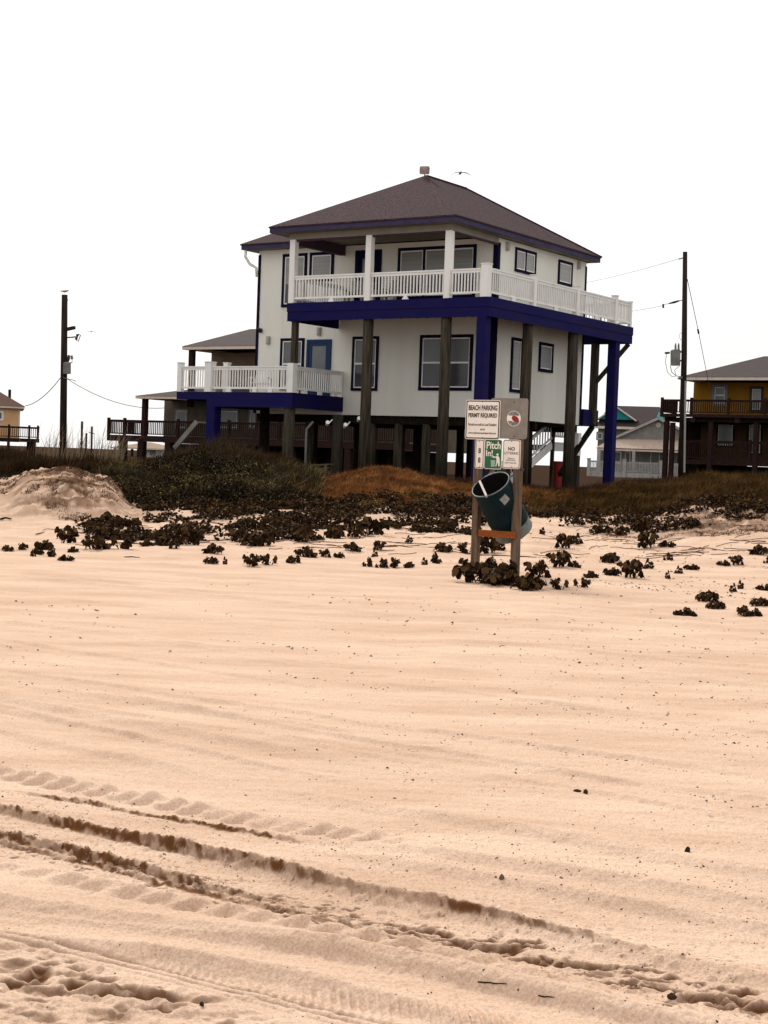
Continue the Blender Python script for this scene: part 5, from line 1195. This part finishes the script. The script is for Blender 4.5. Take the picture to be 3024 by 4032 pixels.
for i in range(640):
    px = rng.uniform(-350, 1330); Y = rng.uniform(36.5, 45); x_ = (px-CX)/FPX*Y
    f = veg_front(np.array([x_/Y]))[0]
    if Y < f+rng.uniform(-.6, .8): continue
    if px > 1150 and Y > 39.5: continue
    k = np.interp(px, [-350, 200, 420, 600, 900, 1100, 1330], [.35, .35, .7, 1.0, 1.15, .8, .35])
    rx = rng.uniform(.22, .75)*(.6+.4*k); bl.append((x_, Y, gz(x_, Y)-.10, rx, min(.62, rx*rng.uniform(.45, .85)*k)))
scrub('green_scrub', bl, 200, M['scrub'], 'bushy dark olive scrub covering the left dune face')
x, y, px = scatter(30000, 380, 1250, 37, 45); keep = (y > veg_front(x/y)+.3) & (fbm(x*1.4, y*1.4, 441, 3) > .45); x, y = x[keep], y[keep]
grass('scrub_grass', x, y, rng.uniform(.2, .62, len(x))*(.5+.8*fbm(x, y, 443, 3)), .020, M['scrub'], 'grassy blades rising out of the dark scrub on the left dune', 'grass', lean=1.0, wind=(.35, -.1), tseed=6, tscale=2.2)
# sea oats against the sky
n = 260; px = np.concatenate([rng.uniform(150, 320, 110), rng.uniform(360, 470, 110), rng.uniform(60, 560, 40)]); y = rng.uniform(44, 50, n); x = (px-CX)/FPX*y
grass('sea_oats', x, y, rng.uniform(.8, 1.7, n), .015, M['oats'], 'thin pale sea oats standing against the sky on the left', 'grass', lean=.35, wind=(.18, 0), tseed=7, kind='stuff')
# sparse brown tufts on the bare sand mound and on the sandy slope at the right
x1, y1, p1 = scatter(34000, -150, 640, 32.2, 41.5)
d1 = fbm(x1*1.7, y1*1.7, 451, 4); keep = (d1 > .47+.06*(y1 < 35)) & (np.abs(p1-270)/(330) < sstep(33, 38, y1)*1.0+.25) & (rng.random(len(x1)) < .75)
x2, y2, p2 = scatter(24000, 2350, 3500, 29.5, 37.5)
d2 = fbm(x2*1.9, y2*1.9, 452, 4); k2 = (d2 > .56-.05*sstep(2600, 2900, p2)-.05*sstep(33, 36, y2)) & (rng.random(len(x2)) < .7)
x = np.concatenate([x1[keep], x2[k2]]); y = np.concatenate([y1[keep], y2[k2]])
grass('mound_tufts', x, y, rng.uniform(.02, .085, len(x)), .016, mat('brown tufts', (.06, .028, .014), .9, tint=True, col2=(.24, .13, .07), spec=.05), 'sparse brown creeping growth over the bare sand slopes', 'ground cover', lean=1.6, wind=(.3, -.2), tseed=8, tscale=3, sink=.01)

# broad leaved beach vine mat where it runs together
def vine_leaves(xs, ys, hmax, size=(.055, .095), hold=None):
    z = ground_z(xs, ys); n = len(xs); h = rng.uniform(.02, 1, n)*hmax
    C = np.stack([xs, ys, z+h], 1); N = rng.normal(size=(n, 3))*.55+np.array([0, -.1, .8])
    t_ = np.clip(.10+.55*rng.random(n)**1.6+.35*(h/np.maximum(hmax, .01)-.4), 0, 1)  # higher leaves tinted lighter, light from above put into the colour
    return leaves_mesh(C, N, rng.uniform(*size, n), t_)
x, y, px = scatter(150000, -400, 3500, 26.5, 38.8)
vf = veg_front(x/y)
d = fbm(x*1.05, y*1.5, 461, 4)*.75+fbm(x*4, y*4, 463, 2)*.25
lo_ = np.interp(px, [-400, 0, 330, 420, 560, 900, 1500, 1900, 2050, 2500, 3500], [33, 34.5, 29.5, 27.2, 26.6, 27.6, 29.6, 30.4, 32.5, 31.0, 31.0])
thr = np.interp(y-lo_, [0, 1.5, 4, 8], [.60, .565, .545, .485])+np.interp(px, [-400, 200, 420, 1900, 2100, 3500], [.14, .12, 0, .02, .07, .05])
keep = (d > thr) & (y > lo_) & (y < vf+1.2) 
keep &= ~((px < 560) & (y > 31.5))
x, y = x[keep], y[keep]
hm = .04+.24*np.clip((fbm(x*2.2, y*2.2, 464, 3)-.3)*2, 0, 1)
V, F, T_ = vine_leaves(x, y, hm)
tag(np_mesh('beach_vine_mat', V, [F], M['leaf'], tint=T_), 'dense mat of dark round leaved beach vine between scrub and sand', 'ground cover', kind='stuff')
# runners lying on the sand
mb = MB()
for i in range(170):
    px = random.choice([random.uniform(900, 1900), random.uniform(2050, 3050), random.uniform(300, 1000), random.uniform(2300, 3050)]); Y = random.uniform(25.5, 33.5); x_ = (px-CX)/FPX*Y
    a = random.uniform(-.5, .5)+random.choice([0, math.pi]); pts = []; 
    for k in range(random.randint(4, 9)):
        pts.append((x_, Y, gz(x_, Y)+random.uniform(.004, .022))); a += random.gauss(0, .3); x_ += .13*math.cos(a); Y += .13*math.sin(a)*1.6
    mb.tube(pts, .006, 4)
tag(mb.build('vine_runners', M['stem'], None), 'thin red brown vine runners trailing over the sand', 'ground cover', kind='stuff')

# single vines one can tell apart: foliage + stems, five shapes, each plant its own thing
def vine_proto(seed, R, hgt, nst):
    rs = np.random.default_rng(seed); Cs, Ns, Sz = [], [], []; st = MB()
    for i in range(nst):
        a = rs.uniform(0, 2*np.pi); d = R*rs.uniform(.1, 1)**.7; hh = hgt*rs.uniform(.35, 1)*(1-.35*d/R)
        b = np.array([d*.45*np.cos(a), d*.45*np.sin(a)*.8, -.03]); t_ = np.array([d*np.cos(a), d*np.sin(a)*.8, hh]); m_ = (b+t_)/2+np.array([0, 0, .02])
        st.tube([tuple(b), tuple(m_), tuple(t_)], [.006, .005, .003], 4)
        nl = rs.integers(4, 9); hub = t_
        for k in range(nl):
            q = 2*np.pi*k/nl+rs.uniform(-.4, .4); rr = rs.uniform(.015, .060); c = hub+np.array([rr*np.cos(q), rr*np.sin(q), rs.uniform(-.045, .02)]); c[2] = max(c[2], .012)
            Cs.append(c); Ns.append(np.array([np.cos(q)*.7, np.sin(q)*.7, .7])+rs.normal(size=3)*.3); Sz.append(rs.uniform(.065, .115))
        for k in range(rs.integers(1, 4)):
            q = rs.uniform(.3, .8); c = b+(t_-b)*q+rs.normal(size=3)*np.array([.04, .04, .02]); c[2] = max(c[2], .01); Cs.append(c); Ns.append(rs.normal(size=3)+np.array([0, 0, .6])); Sz.append(rs.uniform(.05, .085))
    Cs, Ns, Sz = np.array(Cs), np.array(Ns), np.array(Sz); t_ = np.clip(.05+.65*rs.random(len(Cs))**1.5+.3*(Cs[:, 2]/hgt-.4), 0, 1)  # tint rises with height, painted light on the upper leaves
    V, F, T_ = leaves_mesh(Cs, Ns, Sz, t_, asp=1.0, fold=.12)
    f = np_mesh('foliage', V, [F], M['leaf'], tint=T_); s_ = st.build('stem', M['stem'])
    return f, s_, R
protos = [vine_proto(51, .28, .20, 17), vine_proto(52, .24, .26, 11), vine_proto(53, .32, .16, 14), vine_proto(54, .15, .20, 5), vine_proto(55, .36, .24, 26)]
used = set()
def plant(px, py, width, label, kind_=None, tall=1.0):
    X, Y, Z = on_ground(px, py); wm = width*Y/FPX
    i = kind_ if kind_ is not None else (3 if width < 48 else random.choice([0, 1, 2]) if width < 150 else 4)
    f, s_, R = protos[i]; r = empty('beach_vine', (X, Y, Z-.005), random.uniform(0, 6.28)); k = wm/(2*R)
    r.scale = (k, k, max(.42, min(1.1, k))*tall)
    for q in (f, s_):
        o = q if i not in used else q.copy()
        if i in used: COL.objects.link(o)
        o.parent = r
    used.add(i)
    tag(r, label, 'plant', 'beach vines scattered over the sand')
vb = lambda x, y: (x*.6028, 1700+y*.6028)
vB = lambda x, y: (900+x*.6028, 1750+y*.6028)
vC = lambda x, y: (1900+x*.6775, 1800+y*.6775)
PL = []
for (fn, k), rows in {
 (vb, .6028): [(55,782,95,'clump of dark vine nearest the left edge of the sand'),(142,775,70,'small vine clump beside the one at the left edge'),(278,770,150,'wide vine clump below the bare sand mound'),(250,800,70,'low vine fringe in front of the wide clump below the mound'),(340,815,60,'tiny vine sprig below and right of the wide clump under the mound'),(430,842,95,'lone low vine farthest down the open sand on the left'),
   (430,730,150,'upright vine clump right of the wide one below the mound'),(475,790,75,'vine clump hanging lower than its neighbours below the mound'),(215,815,30,'tiny sprig left on the open sand below the mound'),(630,772,150,'spreading vine clump under the right foot of the mound'),(575,700,40,'thin vine sprig on a bare stalk right of the mound clumps'),(690,695,140,'vine on long bare stems right of the mound'),(810,770,130,'tall vine clump between the mound and the vine mat'),(700,625,160,'dense vine against the right foot of the sand mound'),(870,620,140,'dense vine just right of the one at the foot of the mound'),
   (960,745,100,'vine clump in front of the left part of the vine mat'),(620,622,40,'small leaf tuft at the right foot of the sand mound'),(1080,745,160,'wide vine clump at the front edge of the left vine mat'),(1240,745,150,'vine clump at the front edge of the vine mat, below the scrub'),(1390,800,115,'arching vine clump out on the sand below the scrub'),(1375,865,80,'low vine sprig just below the arching clump'),(1130,765,70,'small vine fringe below the front edge of the vine mat'),(1470,870,30,'tiny sprig between the arching clump and the next vines'),(1560,720,120,'vine clump on the sand tongue right of the arching clump')],
 (vB, .6028): [(145,800,110,'leaning vine clump, leftmost of the low row on open sand'),(255,792,100,'vine with drooping stems second in the low row on open sand'),(405,778,70,'thin stalked vine third in the low row on open sand'),(505,740,120,'round vine clump right of the thin stalked one'),(445,775,50,'flat leafy scrap below the round clump in the low row'),(630,738,70,'small vine between the round clump and the next tuft'),(715,740,80,'dark vine tuft in the middle of the open sand'),(810,698,100,'vine clump above the middle tuft'),(985,690,80,'straggly vine left of the trash drum, mid slope'),(955,735,35,'single stalk below the straggly vine'),(910,800,60,'flat vine left of the row of three near the drum'),
   (1000,808,60,'first small vine of the row of three left of the sign posts'),(1070,808,90,'second vine of the row of three left of the sign posts'),(1178,808,85,'third vine of the row of three left of the sign posts'),(1280,790,40,'small sprig left of the vines at the sign posts'),(1355,780,65,'pair of leafy stalks left of the vines at the sign posts'),(1410,702,145,'big round vine clump left of the sign posts'),(1545,712,95,'vine clump touching the left sign post side'),(1530,780,70,'small upright vine by the left sign post'),(190,665,170,'wide vine clump at the front of the mat left of centre'),(300,625,80,'narrow vine clump right of that wide one'),(480,632,150,'big vine clump in the long bank of vines'),(580,625,90,'vine clump second in the long bank of vines'),(690,612,170,'largest vine clump in the long bank of vines'),(820,605,90,'vine clump closing the long bank of vines at its right'),
   (930,592,200,'dark vine mass right of the long bank'),(1100,550,90,'compact vine below the orange grass mound'),(1430,555,180,'vine clump on the sandy rise left of the drum'),(1250,550,90,'small vine left of the clump on the sandy rise'),(1180,640,40,'thin red stalk on the sandy rise')],
 (vC, .6775): [(10,730,300,'heap of vine leaves at the foot of the left sign post'),(110,748,230,'dark heap of vine leaves between the sign posts'),(40,560,150,'vine growing up behind the left sign post'),(95,545,60,'vine sprays between the sign posts'),(270,775,190,'vine heap at the foot of the right sign post'),(320,700,130,'vine leaves right beside the right sign post'),(440,770,90,'flat vine trailing right from the right sign post'),(580,768,85,'vine tuft at the end of the trail from the sign posts'),
   (450,645,130,'vine clump right of the sign posts, mid slope'),(535,648,62,'rounded vine cushion right of the sign posts'),(480,532,110,'vine clump high on the slope right of the drum'),(545,505,55,'tall sprig beside the vine clump high right of the drum'),(345,448,35,'single cushion of leaves just right of the drum'),(740,612,135,'dense round vine clump in the middle of the right slope'),(632,702,95,'left clump of the group of three on the right slope'),(745,685,110,'middle clump of the group of three on the right slope'),(862,700,135,'right clump of the group of three on the right slope'),(965,650,50,'wispy sprig right of the group of three'),(1080,600,42,'small sprig alone on the right slope'),
   (1140,678,38,'tiny sprig left of the flat rosette on the right slope'),(1212,655,85,'flat rosette of leaves on the right slope'),(1075,705,25,'very small stalk below the right slope sprigs'),(1400,632,70,'low vine at the left end of the right edge runner'),(1475,628,75,'vine clump at the end of the runner near the right edge'),(1605,568,95,'vine on the runner by the right edge, upper one'),(1656,618,35,'small dark tuft cut by the right edge'),
   (1178,925,125,'tall vine clump, leftmost of the nearest plants at lower right'),(1300,840,115,'vine clump above and right of the tall nearest one'),(1352,888,95,'vine clump just below its neighbour at lower right'),(1520,925,85,'vine clump near the right edge, nearest row'),(1585,928,75,'low dark vine beside it in the nearest row'),(1605,868,90,'vine clump behind the nearest row by the right edge'),(1640,775,90,'vine clump cut by the right edge above the nearest row'),(1455,785,35,'tiny sprig left of the vines at the right edge'),(1500,768,35,'small flat sprig above the nearest vines at the right edge'),(940,440,110,'dark vine cushion below the olive grass'),(800,455,90,'vine left of the dark cushion below the olive grass'),(690,445,100,'vine at the foot of the olive grass, nearest the drum'),(1110,415,60,'vine at the foot of the olive grass, middle'),(1220,410,110,'vine at the foot of the olive grass, right part'),(960,530,120,'leafy patch on the reddish rooty slope'),(1070,520,90,'leafy patch right of its twin on the reddish rooty slope')]}.items():
    for x, y, w_, lb in rows:
        p = fn(x, y); plant(p[0], p[1], w_*k*1.18, lb, tall=1.35)
# flotsam: countless bits of dry seaweed
def bits(n, name, m_, label, cat, size, fn):
    xs, ys = fn(n); n = len(xs)
    hz, _ = sand_h(xs, ys); z = base_h(xs, ys)+hz
    k = 6; a = np.sort(rng.uniform(0, 2*np.pi, (n, k)), 1); s_ = rng.uniform(size[0], size[1], n)*rng.choice([.6, 1, 1, 1.5], n)*np.clip(ys/9, .55, 2); el = rng.uniform(.5, 1, n); rot = rng.uniform(0, np.pi, n)
    r_ = s_[:, None]*rng.uniform(.6, 1.1, (n, k)); lx = r_*np.cos(a); ly = r_*np.sin(a)*el[:, None]
    X = xs[:, None]+lx*np.cos(rot)[:, None]-ly*np.sin(rot)[:, None]; Y = ys[:, None]+lx*np.sin(rot)[:, None]+ly*np.cos(rot)[:, None]
    base = np.stack([X, Y, np.broadcast_to(z[:, None]-.002, X.shape)], -1); top = np.stack([xs+s_*rng.uniform(-.5, .5, n), ys, z+s_*rng.uniform(.25, .6, n)], -1)[:, None]
    V = np.concatenate([base, top], 1).reshape(-1, 3); b = np.arange(n)[:, None]*(k+1)
    F = np.concatenate([np.concatenate([b+i, b+(i+1) % k, b+k], 1) for i in range(k)])
    return tag(np_mesh(name, V, [F], m_, tint=np.repeat(rng.random(n)**2, k+1)), label, cat, kind='stuff')
def dist1(n):
    py = rng.uniform(2300, 4150, n); px = rng.uniform(-300, 3400, n); al = (py-2016)/FPX; Yd = HC/np.tan(np.arctan(al)+PITCH-ROLL*(0)+0*px); Yd = np.array([1.65/np.tan(np.arctan((p-2016-ROLL*(q-1512))/FPX)+PITCH) for p, q in zip(py, px)])
    x = (px-CX)/FPX*Yd; u, v = uv_of(x, Yd)
    den = .12+.55*sstep(900, 2600, px)+1.6*sstep(.58, .72, fbm(u*.35, v*2.2, 501, 3))+.5*np.exp(-((v-4.5)/.25)**2)
    den *= np.interp(py, [2300, 2700, 3300, 4150], [.9, .9, .7, .45])
    k = rng.random(n) < den*.5; return x[k], Yd[k]
bits(15000, 'seaweed_bits', M['seaweed'], 'countless dark specks of dry seaweed strewn over the sand', 'debris', (.0055, .0110), dist1)
def dist2(n):
    u = rng.uniform(-5.4, -1.2, n); v = rng.choice([4.78, 4.47, 4.47, 5.14, 5.3], n)+rng.normal(size=n)*.05; x = u*TD[0]+v*TN[0]; y = u*TD[1]+v*TN[1]; return x, y
bits(900, 'damp_sand_crumbs', mat('damp crumbs', (.17, .09, .045), .95, tint=True, col2=(.34, .21, .13), spec=.05), 'crumbs of damp brown sand thrown up along the ruts', 'debris', (.005, .013), dist2)
def dist4(n):
    Yd = rng.uniform(19, 34, n); px = rng.uniform(250, 3300, n); x = (px-CX)/FPX*Yd
    k = (rng.random(n) < np.interp(px, [250, 1500, 2000, 3300], [.25, .5, 1, 1])) & (fbm(x*1.1, Yd*1.4, 511, 3) > .50) & (Yd > np.interp(px, [250, 1500, 2200, 2700, 3300], [26, 24, 22, 19.5, 18]))
    return x[k], Yd[k]
bits(5200, 'leaf_litter', mat('vine litter', (.05, .025, .012), .9, tint=True, col2=(.26, .15, .085), spec=.03), 'small dead leaves and twigs littering the sand among the vines', 'debris', (.006, .013), dist4)
def dist3(n):
    px = rng.uniform(-200, 3300, n); Yd = rng.uniform(4.6, 16, n); return (px-CX)/FPX*Yd, Yd
bits(90, 'shell_bits', M['shell'], 'white chips of broken shell on the sand', 'debris', (.004, .009), dist3)
# larger finds, each its own thing
def sandz(x, y): h, _ = sand_h(np.array([x]), np.array([y])); return float(base_h(np.array([x]), np.array([y]))[0]+h[0])
def chunk(name, px, py, rx, ry, rz_, m_, label, cat, rot=0.):
    x, y = flat_xy(px, py); z = sandz(x, y); mb = MB(); rr = random.Random(int(px*7+py)); n = 9; rings = []
    for j, (q, zz) in enumerate(((.75, -.15), (1, .25), (.8, .75), (.3, 1.0))):
        rings.append([(rx*q*math.cos(2*math.pi*k/n)*rr.uniform(.75, 1.15), ry*q*math.sin(2*math.pi*k/n)*rr.uniform(.75, 1.15), rz_*zz*rr.uniform(.85, 1.15)) for k in range(n)])
    vs = [p for R_ in rings for p in R_]; fs = [(j*n+k, j*n+(k+1) % n, (j+1)*n+(k+1) % n, (j+1)*n+k) for j in range(3) for k in range(n)]+[tuple(range(3*n, 4*n))]
    mb.add(vs, fs); o = mb.build(name, m_); o.location = (x, y, z); o.rotation_euler = (0, 0, rot); return tag(o, label, cat)
chunk('charcoal_piece', 2705, 3398, .015, .010, .022, M['charcoal'], 'black angular chunk alone on the sand at right', 'debris', .5)
chunk('seaweed_clump', 2272, 3133, .022, .010, .012, M['seaweed'], 'dark flat seaweed piece, left one of the pair right of centre', 'debris')
chunk('seaweed_clump', 2305, 3141, .014, .012, .018, M['seaweed'], 'dark round seaweed piece, right one of the pair right of centre', 'debris')
chunk('seaweed_clump', 2642, 3990, .016, .014, .014, M['seaweed'], 'curled black seaweed scrap in the prints at the bottom right', 'debris')
chunk('seaweed_clump', 1973, 3500, .011, .010, .016, M['postwood'], 'small upright brown lump beside the middle rut', 'debris')
chunk('seaweed_clump', 2745, 3127, .012, .009, .014, M['charcoal'], 'small black scrap above the angular chunk at right', 'debris')
chunk('seaweed_clump', 795, 3965, .008, .008, .012, M['charcoal'], 'small black pellet near the tread lines at the bottom', 'debris')
chunk('shell', 1960, 3634, .010, .008, .008, M['shell'], 'white shell by the rut right of centre', 'shell', .3)
chunk('shell', 2792, 3230, .012, .008, .008, M['shell'], 'white shell with dark bits beside it, far right', 'shell')
chunk('shell', 2823, 3820, .010, .006, .006, M['shell'], 'pale shell low on the right near the prints', 'shell')
def stick(px0, py0, px1, py1, rad, label, far=False, name='driftwood_stick'):
    pts = []
    for k in range(6):
        px, py = px0+(px1-px0)*k/5, py0+(py1-py0)*k/5
        if far: X, Y, Z = on_ground(px, py)
        else: X, Y = flat_xy(px, py); Z = sandz(X, Y)
        pts.append((X, Y, Z+rad*.7+random.uniform(0, rad)))
    mb = MB(); mb.tube(pts, [rad, rad*1.1, rad, rad*.9, rad*.8, rad*.5], 6); return tag(mb.build(name, M['under'], None), label, 'stick')
stick(1880, 3917, 1994, 3939, .0022, 'thin dark twig lying in the tread marks at the bottom')
stick(2118, 3972, 2180, 3985, .002, 'short dark twig right of the thin twig at the bottom')
stick(2, 2049, 46, 2046, .022, 'driftwood stick at the left edge below the sand mound', True)
stick(140, 2106, 175, 2098, .010, 'crooked little stick on the sand below the mound', True)
stick(490, 2195, 550, 2197, .009, 'short stick lying flat below the vines left of centre', True)
